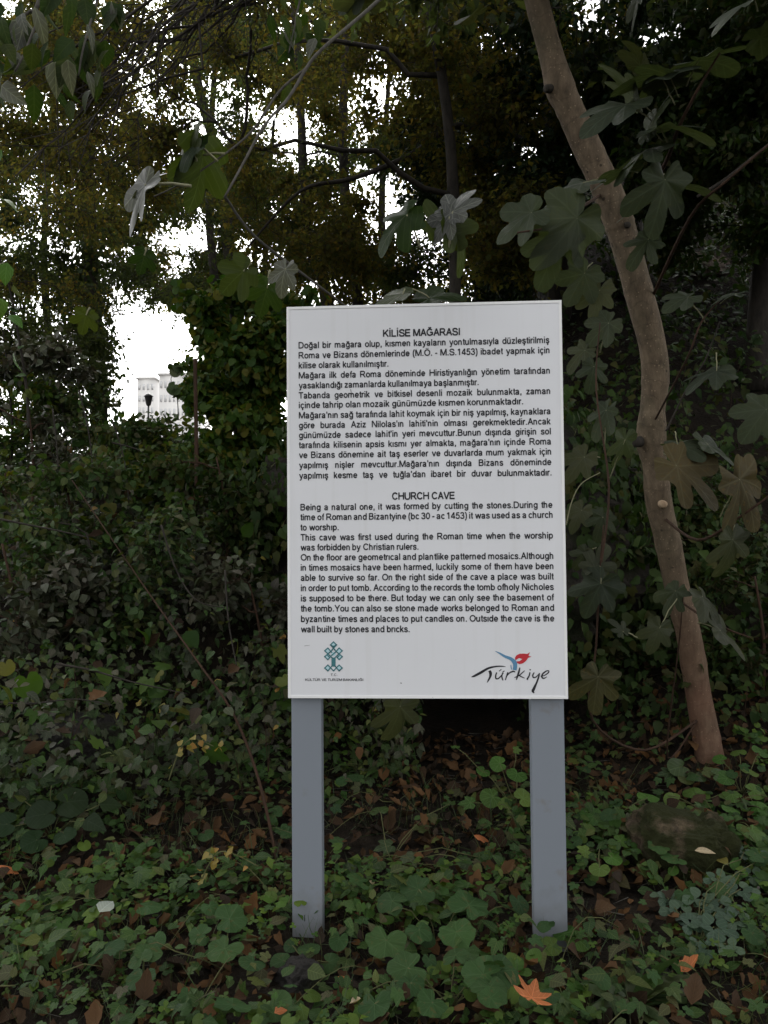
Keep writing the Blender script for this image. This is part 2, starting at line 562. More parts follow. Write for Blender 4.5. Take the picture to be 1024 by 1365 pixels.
def polar(rfun, n=40, rings=2, cup=0.1, droop=0.2, y0=0.0, wave=0.0, ph=0.0):
    """leaf outline r(theta), theta from the tip; petiole joins at the origin"""
    v = [(0, y0, 0)]
    t = []
    th = (np.arange(n) / n) * 2 * np.pi - np.pi
    for k in range(1, rings + 1):
        f = k / rings
        for a in th:
            r = rfun(a) * f
            x, y = math.sin(a) * r, math.cos(a) * r
            z = cup * (x * x) - droop * (max(0, y) ** 2 + 0.4 * x * x) + wave * f * math.sin(5 * a + ph) * 0.5 + wave * 0.6 * math.sin(2 * a + ph * 2) * f
            v.append((x, y + y0, z))
    for j in range(n):
        t.append((0, 1 + (j + 1) % n, 1 + j))
        for k in range(rings - 1):
            a0, a1 = 1 + k * n + j, 1 + k * n + (j + 1) % n
            b0, b1 = a0 + n, a1 + n
            t += [(a0, a1, b1), (a0, b1, b0)]
    return np.array(v, float), np.array(t)[:, ::-1]


def lobes(L, base, power=0.5):
    def f(a):
        r = base * (1 - 0.75 * math.exp(-((math.pi - abs(a)) / 0.25) ** 2))
        for ang, ln, hw in L:
            d = abs(a - ang)
            if d < hw:
                r = max(r, ln * math.cos(d / hw * math.pi / 2) ** power)
        return r * (1 + .04 * math.sin(7 * a + ln * 40) + .025 * math.sin(15 * a + base * 60))
    return f


def spiky(L, base, sharp=1.0):
    def f(a):
        r = base * (1 - 0.7 * math.exp(-((math.pi - abs(a)) / 0.3) ** 2))
        for ang, ln, hw in L:
            d = abs(a - ang) / hw
            if d < 1:
                r = max(r, base * .5 + (ln - base * .5) * (1 - d) ** sharp)
        return r
    return f


def heart(a):
    return (0.52 + 0.12 * math.cos(a)) * (1 - 0.75 * math.exp(-((math.pi - abs(a)) / 0.28) ** 2)) * (1.1 if abs(a) > 2 else 1.0)


def scallop(a):
    return 0.52 * (1 - 0.7 * math.exp(-((math.pi - abs(a)) / 0.3) ** 2)) * (1 + 0.16 * abs(math.sin(a * 2.5 + .6)) + 0.06 * math.sin(a * 2 + 1) + 0.03 * math.sin(a * 11))


FIGL = [(0, 0.98, .50), (.88, .86, .46), (-.88, .86, .46), (1.8, .60, .5), (-1.8, .60, .5)]
T_fig = [polar(lobes(FIGL, .44, .40), 72, 3, .15, .3, 0, .07, p_) for p_ in (0, 2)]
T_fig.append(polar(lobes([(0, 1.0, .46), (.95, .74, .44), (-.85, .8, .42), (1.9, .45, .5), (-1.75, .55, .5)], .40, .4), 72, 3, -.15, .45, 0, .08, 4))
for q_ in range(5):
    j_ = rng.uniform(-.1, .1, 5)
    T_fig.append(polar(lobes([(j_[0], rng.uniform(.88, 1.02), rng.uniform(.40, .52)), (.88 + j_[1], rng.uniform(.68, .9), rng.uniform(.36, .5)), (-.88 + j_[2], rng.uniform(.68, .9), rng.uniform(.36, .5)), (1.8 + j_[3], rng.uniform(.4, .62), .48), (-1.8 + j_[4], rng.uniform(.4, .62), .48)], rng.uniform(.36, .48), .42), 72, 3, rng.uniform(-.25, .25), rng.uniform(.2, .55), 0, rng.uniform(.06, .12), q_ * 1.3))
T_fig3 = polar(lobes([(0, .95, .5), (.95, .78, .5), (-.95, .78, .5)], .45, .4), 54, 3, .1, .3, 0, .05, 1)
T_ivy = [polar(spiky([(0, .72, .7), (.95, .6, .55), (-.95, .6, .55), (2.0, .42, .5), (-2.0, .42, .5)], .36, .8), 22, 1, .1, d_, 0) for d_ in (.25, .5)]
T_maple = polar(spiky([(0, 1.0, .42), (.72, .92, .38), (-.72, .92, .38), (1.5, .66, .4), (-1.5, .66, .4), (.3, .62, .2), (-.3, .62, .2), (.48, .56, .2), (-.48, .56, .2), (1.0, .6, .2), (-1.0, .6, .2)], .26, .9), 72, 2, .3, .12, 0, .08, 1)
T_heart = [polar(heart, 26, 2, .25, .3, 0, .03, 1), polar(heart, 26, 2, -.2, .35, 0, .04, 3)]
T_scal = [polar(scallop, 48, 3, .2, .3, 0, .05, 1), polar(scallop, 48, 3, -.25, .4, 0, .06, 3), polar(scallop, 48, 3, .1, .2, 0, .07, 5)]
T_clover = polar(lobes([(0, .55, .9), (2.09, .55, .9), (-2.09, .55, .9), (2.09 - 6.283, .55, .9), (-2.09 + 6.283, .55, .9)], .12, .45), 30, 1, .2, .3)
T_ov = [ovate(.30, 4, .3, .3), ovate(.36, 4, .15, .15), ovate(.26, 4, .4, .5)]
T_wide = [ovate(.42, 4, .2, .25, .7), ovate(.40, 4, .3, .4, .65)]
T_small = [ovate(.32, 2, .3, .3), ovate(.38, 2, .2, .5)]
T_long = [ovate(.17, 5, .3, .4, .8), ovate(.2, 5, .2, .6, .8)]
T_hi = [ovate(.30, 9, .25, .3, .75, .05), ovate(.36, 9, .2, .2, .7, .06)]
T_litter = [ovate(.34, 6, .9, -.5, .75, .10), ovate(.3, 6, -.8, .7, .8, .12), ovate(.42, 6, .7, -.8, .65, .15), ovate(.26, 6, 1.1, .6, .7, .1)]
T_blade = [(np.array([(-.012, 0, 0), (.012, 0, 0), (-.011, .35, .02), (.011, .35, .02), (-.008, .7, -.08), (.008, .7, -.08), (0, 1, -.3)]), np.array([(0, 1, 3), (0, 3, 2), (2, 3, 5), (2, 5, 4), (4, 5, 6)]))]


def mixscatter(acc, tpls, pos, yd, nh, sc, mi=0):
    k = rng.integers(0, len(tpls), len(pos))
    for i, tp in enumerate(tpls):
        s = k == i
        if s.any():
            acc.scatter(tp, pos[s], yd[s], nh[s], sc[s], mi)


# ------------------------------------------------------------------ ground
def build_ground():
    xs = np.unique(np.concatenate([np.linspace(-7, 7, 141), np.linspace(-60, 60, 61), np.linspace(-1500, 1500, 41)]))
    ys = np.unique(np.concatenate([np.linspace(-3, 14, 171), np.linspace(-60, 90, 76), np.linspace(-1500, 2500, 41)]))
    X, Y = np.meshgrid(xs, ys)
    Z = hgt(X, Y)
    a = Acc()
    nx, ny = len(xs), len(ys)
    i = np.arange(ny - 1)[:, None] * nx + np.arange(nx - 1)[None]
    i = i.ravel()
    t = np.concatenate([np.stack([i, i + 1, i + nx + 1], -1), np.stack([i, i + nx + 1, i + nx], -1)])
    a.raw(np.stack([X, Y, Z], -1).reshape(-1, 3), t)
    m, tn, b, out = newmat('woodland soil')
    tc = N(tn, 'ShaderNodeTexCoord')
    nz = N(tn, 'ShaderNodeTexNoise', Scale=6.0, Detail=10.0, Roughness=0.7)
    tn.links.new(tc.outputs['Object'], nz.inputs['Vector'])
    c = ramp(tn, nz.outputs[0], [(0.3, (.007, .0055, .004)), (0.55, (.016, .012, .008)), (0.75, (.03, .022, .014))]).outputs[0]
    tn.links.new(c, b.inputs['Base Color'])
    b.inputs['Roughness'].default_value = 0.95
    b.inputs['Specular IOR Level'].default_value = 0.15
    n2 = N(tn, 'ShaderNodeTexNoise', Scale=35.0, Detail=8.0)
    tn.links.new(tc.outputs['Object'], n2.inputs['Vector'])
    bp = N(tn, 'ShaderNodeBump', Strength=1.0, Distance=0.03)
    tn.links.new(n2.outputs[0], bp.inputs['Height'])
    tn.links.new(bp.outputs[0], b.inputs['Normal'])
    o = a.build('ground', m)
    tag(o, kind='structure')


build_ground()

# ------------------------------------------------------------------ the sign
YAW = -0.05633
BX, BY, BZ0, BH = -0.35175, 2.87245, CAMZ - 0.56602, 1.42765
_e1 = np.array([math.cos(YAW), math.sin(YAW), 0])      # along the board
_e2 = np.array([0, 0, 1.0])
_en = np.array([math.sin(YAW), -math.cos(YAW), 0])     # out of the face, towards the viewer
_B0 = np.array([BX, BY, BZ0])


def uv(px, py):
    """board coordinates (right, up; metres) of a photo pixel"""
    dv = _f + (px - 512) / FPX * _r - (py - 682.5) / FPX * _u
    t = np.dot(_B0 - CAM, _en) / np.dot(dv, _en)
    q = CAM + dv * t - _B0
    return float(np.dot(q, _e1)), float(q[2])


sign = thing('information_sign', 'white bilingual information board standing on two grey metal legs', 'sign', (BX + 0.5 * _e1[0], BY + 0.5 * _e1[1], 0))
sign.rotation_euler = (0, 0, YAW)
bpy.context.view_layer.update()
# local frame of the sign: x along the board measured from its middle, y away from the viewer, z from the ground


def sgn(a, b, out=0.0):
    return (a - 0.5, -out, BZ0 + b)


def child(name, me, mat, parent, label=None):
    o = bpy.data.objects.new(name, me)
    me.materials.append(mat)
    C.objects.link(o)
    o.parent = parent
    if label:
        o['label'] = label
    return o


def bevel_box(x0, x1, y0, y1, z0, z1, bev):
    bm = bmesh.new()
    bmesh.ops.create_cube(bm, size=1)
    for v in bm.verts:
        v.co = Vector(((x0 + x1) / 2 + v.co.x * (x1 - x0), (y0 + y1) / 2 + v.co.y * (y1 - y0), (z0 + z1) / 2 + v.co.z * (z1 - z0)))
    bmesh.ops.bevel(bm, geom=list(bm.edges), offset=bev, segments=3, affect='EDGES', profile=0.6)
    return bm


def panel_mesh():
    # a shallow sheet metal tray: rolled rim standing 1.5 mm proud of the face
    W, H, rim = 1.0, BH, 0.009
    bm = bevel_box(-.5, .5, 0.0, .03, BZ0, BZ0 + H, 0.0035)
    parts = [(-.5, -.5 + rim, BZ0, BZ0 + H), (.5 - rim, .5, BZ0, BZ0 + H), (-.5 + rim, .5 - rim, BZ0 + H - rim, BZ0 + H), (-.5 + rim, .5 - rim, BZ0, BZ0 + rim)]
    me = bpy.data.meshes.new('panel')
    bm.to_mesh(me)
    bm.free()
    return me, parts


def sign_mat(name, base):
    m, t, b, out = newmat(name)
    tc = N(t, 'ShaderNodeTexCoord')
    nz = N(t, 'ShaderNodeTexNoise', Scale=2.5, Detail=4.0)
    t.links.new(tc.outputs['Object'], nz.inputs['Vector'])
    c = ramp(t, nz.outputs[0], [(0.3, tuple(x * .95 for x in base)), (0.7, base)]).outputs[0]
    # fine specks of dirt
    n2 = N(t, 'ShaderNodeTexNoise', Scale=120.0, Detail=2.0)
    t.links.new(tc.outputs['Object'], n2.inputs['Vector'])
    s = ramp(t, n2.outputs[0], [(0.74, (0, 0, 0)), (0.80, (0.55,) * 3)]).outputs[0]
    c = mixc(t, s, c, (.30, .28, .24))
    # faint run-off streaks
    mp = N(t, 'ShaderNodeMapping')
    mp.inputs['Scale'].default_value = (26, 26, 1.2)
    t.links.new(tc.outputs['Object'], mp.inputs[0])
    n3 = N(t, 'ShaderNodeTexNoise', Scale=1.0, Detail=3.0)
    t.links.new(mp.outputs[0], n3.inputs['Vector'])
    s3 = ramp(t, n3.outputs[0], [(0.55, (0, 0, 0)), (0.8, (0.22,) * 3)]).outputs[0]
    c = mixc(t, s3, c, (.55, .54, .50))
    t.links.new(c, b.inputs['Base Color'])
    b.inputs['Roughness'].default_value = 0.42
    b.inputs['Specular IOR Level'].default_value = 0.4
    return m


M_white = sign_mat('white sign enamel', (.74, .745, .765))
M_rim_lit = sign_mat('rim enamel with caught light', (.84, .84, .83))  # lighter than the panel: light caught on the bent edge, put into the colour
me, rims = panel_mesh()
child('panel', me, M_white, sign)
bm = bmesh.new()
for (x0, x1, z0, z1) in rims:
    b2 = bevel_box(x0 - (.0008 if x0 == -.5 else 0), x1 + (.0008 if x1 == .5 else 0), -.0022, .008, z0 - (.0008 if z0 == BZ0 else -.0), z1 + (.0008 if z1 == BZ0 + BH else 0), .0007)
    mm = bpy.data.meshes.new('tmp')
    b2.to_mesh(mm)
    b2.free()
    bm.from_mesh(mm)
    bpy.data.meshes.remove(mm)
me = bpy.data.meshes.new('rim')
bm.to_mesh(me)
bm.free()
child('rim', me, M_rim_lit, sign)

M_post = plain_mat('grey painted steel', (.200, .222, .252), 0.55, 0.35, grime=(.16, .13, .10), gscale=14, thr=(.6, .78))
_t = M_post.node_tree
_b = _t.nodes['Principled BSDF']
_src = _b.inputs['Base Color'].links[0].from_socket
_tc = N(_t, 'ShaderNodeTexCoord')
_sp = N(_t, 'ShaderNodeSeparateXYZ')
_t.links.new(_tc.outputs['Object'], _sp.inputs[0])
_nz = N(_t, 'ShaderNodeTexNoise', Scale=22.0, Detail=6.0)
_t.links.new(_tc.outputs['Object'], _nz.inputs['Vector'])
_z = math_n(_t, 'SUBTRACT', math_n(_t, 'ADD', 0.30, math_n(_t, 'MULTIPLY', _nz.outputs[0], .22)), _sp.outputs[2])
_mud = ramp(_t, _z, [(0.20, (0, 0, 0)), (0.42, (.5,) * 3)]).outputs[0]
_t.links.new(mixc(_t, _mud, _src, (.085, .075, .055)), _b.inputs['Base Color'])
for xa, xb in ((.0052, .1155), (.8735, .9912)):
    bm = bevel_box(xa - .5, xb - .5, .031, .091, -.35, BZ0 + BH - .04, .004)
    me = bpy.data.meshes.new('leg')
    bm.to_mesh(me)
    bm.free()
    child('leg', me, M_post, sign)

# letters of the board: a plain sans drawn with strokes. advance, then strokes in units of
# cap height / 100: 'L' straight points, 'S' smooth points, 'A' oval arc (cx, cy, rx, ry, from, to)
def glyphs():
    stem = ('L', [(13, 0), (13, 100)])
    short = ('L', [(13, 0), (13, 72.5)])
    arch = ('S', [(13, 42), (18, 58), (34, 66), (50, 61), (56, 44), (56, 22), (56, 0)])
    dots = [('L', [(26, 83), (26, 97)]), ('L', [(51, 83), (51, 97)])]
    cap_dots = [('L', [(38, 109), (38, 122)]), ('L', [(66, 109), (66, 122)])]
    ced = ('S', [(38, 2), (36, -7), (43, -13), (38, -22), (27, -23)])
    g = {}
    g['a'] = (78, [('S', [(13, 51), (20, 63), (37, 66), (53, 60), (57, 46), (57, 20), (59, 6), (63, 0)]), ('S', [(57, 40), (40, 37), (21, 32), (13, 20), (20, 8), (35, 6), (50, 13), (57, 28)])])
    g['b'] = (78, [stem, ('A', (39, 36, 25, 30, 0, 360))])
    g['c'] = (70, [('A', (38, 36, 25, 30, 38, 322))])
    g['d'] = (78, [('L', [(63, 0), (63, 100)]), ('A', (37, 36, 25, 30, 0, 360))])
    g['e'] = (78, [('A', (39, 36, 26, 30, 0, 325)), ('L', [(13, 36), (72, 36)])])
    g['f'] = (39, [('S', [(41, 93), (31, 93), (24, 85), (22, 70), (22, 35), (22, 0)]), ('L', [(5, 66), (39, 66)])])
    g['g'] = (78, [('A', (37, 37, 25, 29, 0, 360)), ('S', [(63, 72.5), (63, 40), (63, 2), (58, -15), (40, -21), (22, -17), (14, -7)])])
    breve = [('S', [(23, 97), (29, 85), (40, 81), (51, 85), (57, 97)])]
    g['ğ'] = (78, g['g'][1] + breve)
    g['h'] = (78, [stem, arch])
    g['ı'] = (31, [('L', [(15, 0), (15, 72.5)])])
    g['i'] = (31, g['ı'][1] + [('L', [(15, 86), (15, 100)])])
    g['k'] = (70, [stem, ('L', [(58, 72.5), (15, 27)]), ('L', [(29, 42), (61, 0)])])
    g['l'] = (31, [('L', [(15, 0), (15, 100)])])
    g['m'] = (116, [short, ('S', [(13, 42), (18, 58), (33, 66), (50, 60), (55, 44), (55, 22), (55, 0)]), ('S', [(55, 42), (60, 58), (75, 66), (92, 60), (97, 44), (97, 22), (97, 0)])])
    g['n'] = (78, [short, arch])
    g['o'] = (78, [('A', (39, 36, 27, 30, 0, 360))])
    g['ö'] = (78, g['o'][1] + dots)
    g['p'] = (78, [('L', [(13, -28), (13, 72.5)]), ('A', (39, 36, 25, 30, 0, 360))])
    g['r'] = (46, [short, ('S', [(13, 38), (18, 57), (28, 65), (44, 65)])])
    g['s'] = (70, [('S', [(57, 51), (50, 63), (35, 66), (19, 62), (14, 51), (22, 42), (36, 37), (52, 31), (58, 20), (52, 9), (36, 6), (19, 9), (11, 22)])])
    g['ş'] = (70, g['s'][1] + [ced])
    g['ç'] = (70, g['c'][1] + [ced])
    g['t'] = (39, [('S', [(22, 93), (22, 50), (22, 18), (26, 8), (39, 7)]), ('L', [(5, 66), (39, 66)])])
    g['u'] = (78, [('S', [(13, 72.5), (13, 45), (13, 26), (20, 10), (36, 6), (52, 13), (58, 30)]), ('L', [(60, 0), (60, 72.5)])])
    g['ü'] = (78, g['u'][1] + dots)
    g['v'] = (70, [('L', [(7, 72.5), (35, 0)]), ('L', [(35, 0), (63, 72.5)])])
    g['w'] = (101, [('L', [(7, 72.5), (28, 0)]), ('L', [(28, 0), (50, 70)]), ('L', [(50, 70), (73, 0)]), ('L', [(73, 0), (94, 72.5)])])
    g['y'] = (70, [('L', [(7, 72.5), (36, 2)]), ('S', [(63, 72.5), (50, 38), (37, 2), (30, -15), (21, -21), (9, -20)])])
    g['z'] = (70, [('L', [(8, 65), (61, 65)]), ('L', [(57, 64), (12, 8)]), ('L', [(7, 7), (63, 7)])])
    A = [('L', [(8, 0), (47, 100)]), ('L', [(46, 100), (85, 0)]), ('L', [(21, 36), (72, 36)])]
    g['A'] = (93, A)
    g['B'] = (93, [stem, ('S', [(13, 93), (45, 93), (66, 89), (71, 74), (64, 58), (46, 53), (13, 53)]), ('S', [(46, 53), (70, 48), (77, 29), (68, 12), (46, 7), (13, 7)])])
    g['C'] = (101, [('A', (51, 50, 40, 43, 35, 325))])
    g['D'] = (101, [stem, ('S', [(13, 93), (45, 93), (72, 84), (86, 52), (73, 17), (46, 7), (13, 7)])])
    g['E'] = (93, [stem, ('L', [(13, 92.5), (84, 92.5)]), ('L', [(13, 52), (78, 52)]), ('L', [(13, 7.5), (86, 7.5)])])
    g['H'] = (101, [stem, ('L', [(87, 0), (87, 100)]), ('L', [(13, 52), (87, 52)])])
    g['I'] = (39, [('L', [(19, 0), (19, 100)])])
    g['İ'] = (39, g['I'][1] + [('L', [(19, 110), (19, 124)])])
    g['K'] = (93, [stem, ('L', [(82, 100), (15, 34)]), ('L', [(38, 58), (86, 0)])])
    g['L'] = (78, [stem, ('L', [(13, 7.5), (74, 7.5)])])
    g['M'] = (116, [stem, ('L', [(17, 100), (58, 2)]), ('L', [(58, 2), (99, 100)]), ('L', [(103, 0), (103, 100)])])
    g['N'] = (101, [stem, ('L', [(17, 100), (83, 0)]), ('L', [(87, 0), (87, 100)])])
    g['O'] = (109, [('A', (54, 50, 43, 43, 0, 360))])
    g['Ö'] = (109, g['O'][1] + cap_dots)
    g['R'] = (101, [stem, ('S', [(13, 93), (50, 93), (72, 89), (79, 71), (71, 53), (50, 47), (13, 47)]), ('L', [(52, 46), (92, 0)])])
    g['S'] = (93, [('S', [(80, 71), (70, 89), (46, 94), (22, 88), (15, 73), (24, 58), (48, 51), (74, 43), (82, 26), (73, 10), (47, 6), (21, 11), (11, 32)])])
    g['T'] = (85, [('L', [(43, 0), (43, 100)]), ('L', [(4, 92.5), (82, 92.5)])])
    g['U'] = (101, [('S', [(13, 100), (13, 60), (14, 30), (26, 10), (50, 6), (74, 10), (86, 30), (87, 60), (87, 100)])])
    g['Ü'] = (101, g['U'][1] + cap_dots)
    g['V'] = (93, [('L', [(7, 100), (46, 0)]), ('L', [(47, 0), (86, 100)])])
    g['Y'] = (93, [('L', [(7, 100), (46, 42)]), ('L', [(47, 42), (86, 100)]), ('L', [(46, 0), (46, 48)])])
    g['Z'] = (85, [('L', [(8, 92.5), (78, 92.5)]), ('L', [(74, 91), (11, 9)]), ('L', [(5, 7.5), (80, 7.5)])])
    g['Ğ'] = (109, [('A', (53, 50, 42, 43, 38, 330)), ('L', [(56, 48), (96, 48)]), ('L', [(93, 10), (93, 52)]), ('S', [(36, 123), (42, 112), (53, 108), (64, 112), (70, 123)])])
    g['0'] = (78, [('A', (39, 50, 27, 43, 0, 360))])
    g['1'] = (78, [('L', [(44, 0), (44, 100)]), ('L', [(40, 94), (17, 74)])])
    g['3'] = (78, [('S', [(13, 76), (21, 90), (38, 93), (56, 87), (60, 72), (53, 58), (33, 53)]), ('S', [(33, 53), (56, 48), (65, 29), (57, 11), (38, 6), (20, 10), (11, 27)])])
    g['4'] = (78, [('L', [(54, 0), (54, 100)]), ('L', [(52, 98), (9, 32)]), ('L', [(4, 27), (74, 27)])])
    g['5'] = (78, [('L', [(24, 92.5), (66, 92.5)]), ('L', [(24, 98), (16, 46)]), ('S', [(16, 48), (34, 61), (54, 56), (65, 34), (56, 12), (37, 6), (20, 10), (11, 26)])])
    g['.'] = (39, [('L', [(19, 0), (19, 16)])])
    g[','] = (39, [('L', [(20, 16), (16, -16)])])
    g["'"] = (30, [('L', [(15, 68), (15, 100)])])
    g['-'] = (46, [('L', [(5, 36), (41, 36)])])
    g['('] = (46, [('S', [(38, 102), (22, 78), (16, 38), (22, -2), (38, -26)])])
    g[')'] = (46, [('S', [(8, 102), (24, 78), (30, 38), (24, -2), (8, -26)])])
    return g


GLYPHS = glyphs()
CAPH = 1.0
_wcache = {}


def smooth(pts, sub=5):
    a = np.asarray(pts, float)
    k = len(a)
    out = []
    for i in range(k - 1):
        p0, p1, p2, p3 = a[max(i - 1, 0)], a[i], a[i + 1], a[min(i + 2, k - 1)]
        for f in np.arange(sub) / sub:
            out.append(0.5 * (2 * p1 + (p2 - p0) * f + (2 * p0 - 5 * p1 + 4 * p2 - p3) * f * f + (3 * p1 - p0 - 3 * p2 + p3) * f ** 3))
    out.append(a[-1])
    return np.array(out)


def word(s, half):
    key = (s, half)
    if key in _wcache:
        return _wcache[key]
    vs, ts, n, pen = [], [], 0, 0.0
    for ch in s:
        adv, strokes = GLYPHS[ch]
        for kind, data in strokes:
            closed = False
            if kind == 'L':
                q = np.asarray(data, float)
            elif kind == 'S':
                q = smooth(data)
            else:
                cx, cy, rx, ry, a0, a1 = data
                closed = a1 - a0 == 360
                aa = np.radians(np.linspace(a0, a1, 27))
                q = np.stack([cx + rx * np.cos(aa), cy + ry * np.sin(aa)], -1)
            tg = np.gradient(q, axis=0)
            if closed:
                tg[0] = tg[-1] = q[1] - q[-2]
            tg /= np.linalg.norm(tg, axis=1, keepdims=True)
            nn = np.stack([-tg[:, 1], tg[:, 0]], -1) * half
            k = len(q)
            v = np.concatenate([q + nn, q - nn]) / 100
            v[:, 0] += pen
            i = np.arange(k - 1)
            t = np.concatenate([np.stack([i, k + i, k + i + 1], -1), np.stack([i, k + i + 1, i + 1], -1)]) + n
            vs.append(v)
            ts.append(t)
            n += len(v)
        pen += adv / 100
    v = np.concatenate(vs)
    _wcache[key] = (v, np.concatenate(ts), v[:, 0].min(), v[:, 0].max())
    return _wcache[key]


class Flat:
    def __init__(self):
        self.v, self.t, self.n = [], [], 0

    def add(self, v2, t, out=.0012):
        v = np.stack([v2[:, 0] - .5, np.full(len(v2), -out), BZ0 + v2[:, 1]], -1)
        self.v.append(v)
        self.t.append(np.asarray(t) + self.n)
        self.n += len(v)

    def build(self, name, mat, label=None):
        me = bpy.data.meshes.new(name)
        me.from_pydata(np.concatenate(self.v).tolist(), [], np.concatenate(self.t).tolist())
        return child(name, me, mat, sign, label)

    def stroke(self, pts, widths, out=.0012, closed=False):
        """flat brush stroke through board points, width per point"""
        pts = np.asarray(pts, float)
        widths = np.broadcast_to(np.asarray(widths, float), (len(pts),))
        # smooth resample
        k = len(pts)
        tt = np.linspace(0, k - 1, (k - 1) * 8 + 1)

        def cr(a):
            r_ = []
            for s in tt:
                i = min(int(s), k - 2)
                f = s - i
                p0, p1, p2, p3 = a[max(i - 1, 0)], a[i], a[i + 1], a[min(i + 2, k - 1)]
                r_.append(0.5 * (2 * p1 + (p2 - p0) * f + (2 * p0 - 5 * p1 + 4 * p2 - p3) * f * f + (3 * p1 - p0 - 3 * p2 + p3) * f ** 3))
            return np.array(r_)
        q = cr(pts)
        wd = np.maximum(cr(widths[:, None])[:, 0], 1e-4)
        tg = np.gradient(q, axis=0)
        tg /= np.maximum(np.linalg.norm(tg, axis=1, keepdims=True), 1e-9)
        nn = np.stack([-tg[:, 1], tg[:, 0]], -1)
        L, Rr = q + nn * wd[:, None] / 2, q - nn * wd[:, None] / 2
        v = np.concatenate([L, Rr])
        n = len(q)
        t = []
        for i in range(n - 1):
            t += [(i, n + i, n + i + 1), (i, n + i + 1, i + 1)]
        self.add(v, t, out)

    def poly(self, pts, out=.0012):
        pts = np.asarray(pts, float)
        n = len(pts)
        bmx = bmesh.new()
        vs = [bmx.verts.new((p[0], p[1], 0)) for p in pts]
        f = bmx.faces.new(vs)
        r_ = bmesh.ops.triangulate(bmx, faces=[f])
        idx = {v: i for i, v in enumerate(vs)}
        t = [[idx[v] for v in fc.verts] for fc in r_['faces']]
        bmx.free()
        self.add(pts, t, out)

    def seg(self, a, b, w_, out=.0012):
        a, b = np.asarray(a, float), np.asarray(b, float)
        d = (b - a) / np.linalg.norm(b - a)
        a, b = a - d * w_ / 2, b + d * w_ / 2
        n = np.array([-d[1], d[0]]) * w_ / 2
        self.add(np.array([a + n, a - n, b - n, b + n]), [(0, 1, 2), (0, 2, 3)], out)


def textline(acc, s, x0, x1, base, cap, xs=None, half=9.6, natural=False):
    """one line of words; spread to x1 unless natural"""
    ws = s.split(' ')
    got = [word(x, half) for x in ws]
    wid = [(g[3] - g[2]) for g in got]
    sp = 0.42
    if natural:
        xs = (x1 - x0) / (sum(wid) + sp * (len(ws) - 1)) / cap if xs is None else xs
        gap = sp * cap * xs
    else:
        xs = min(xs, (x1 - x0) / cap / (sum(wid) + .36 * (len(ws) - 1)))
        gap = (x1 - x0 - sum(wid) * cap * xs) / max(1, len(ws) - 1)
    x = x0
    for g, wd in zip(got, wid):
        v = np.stack([(g[0][:, 0] - g[2]) * cap * xs + x, g[0][:, 1] * cap + base], -1)
        acc.add(v, g[1])
        x += wd * cap * xs + gap
    return xs


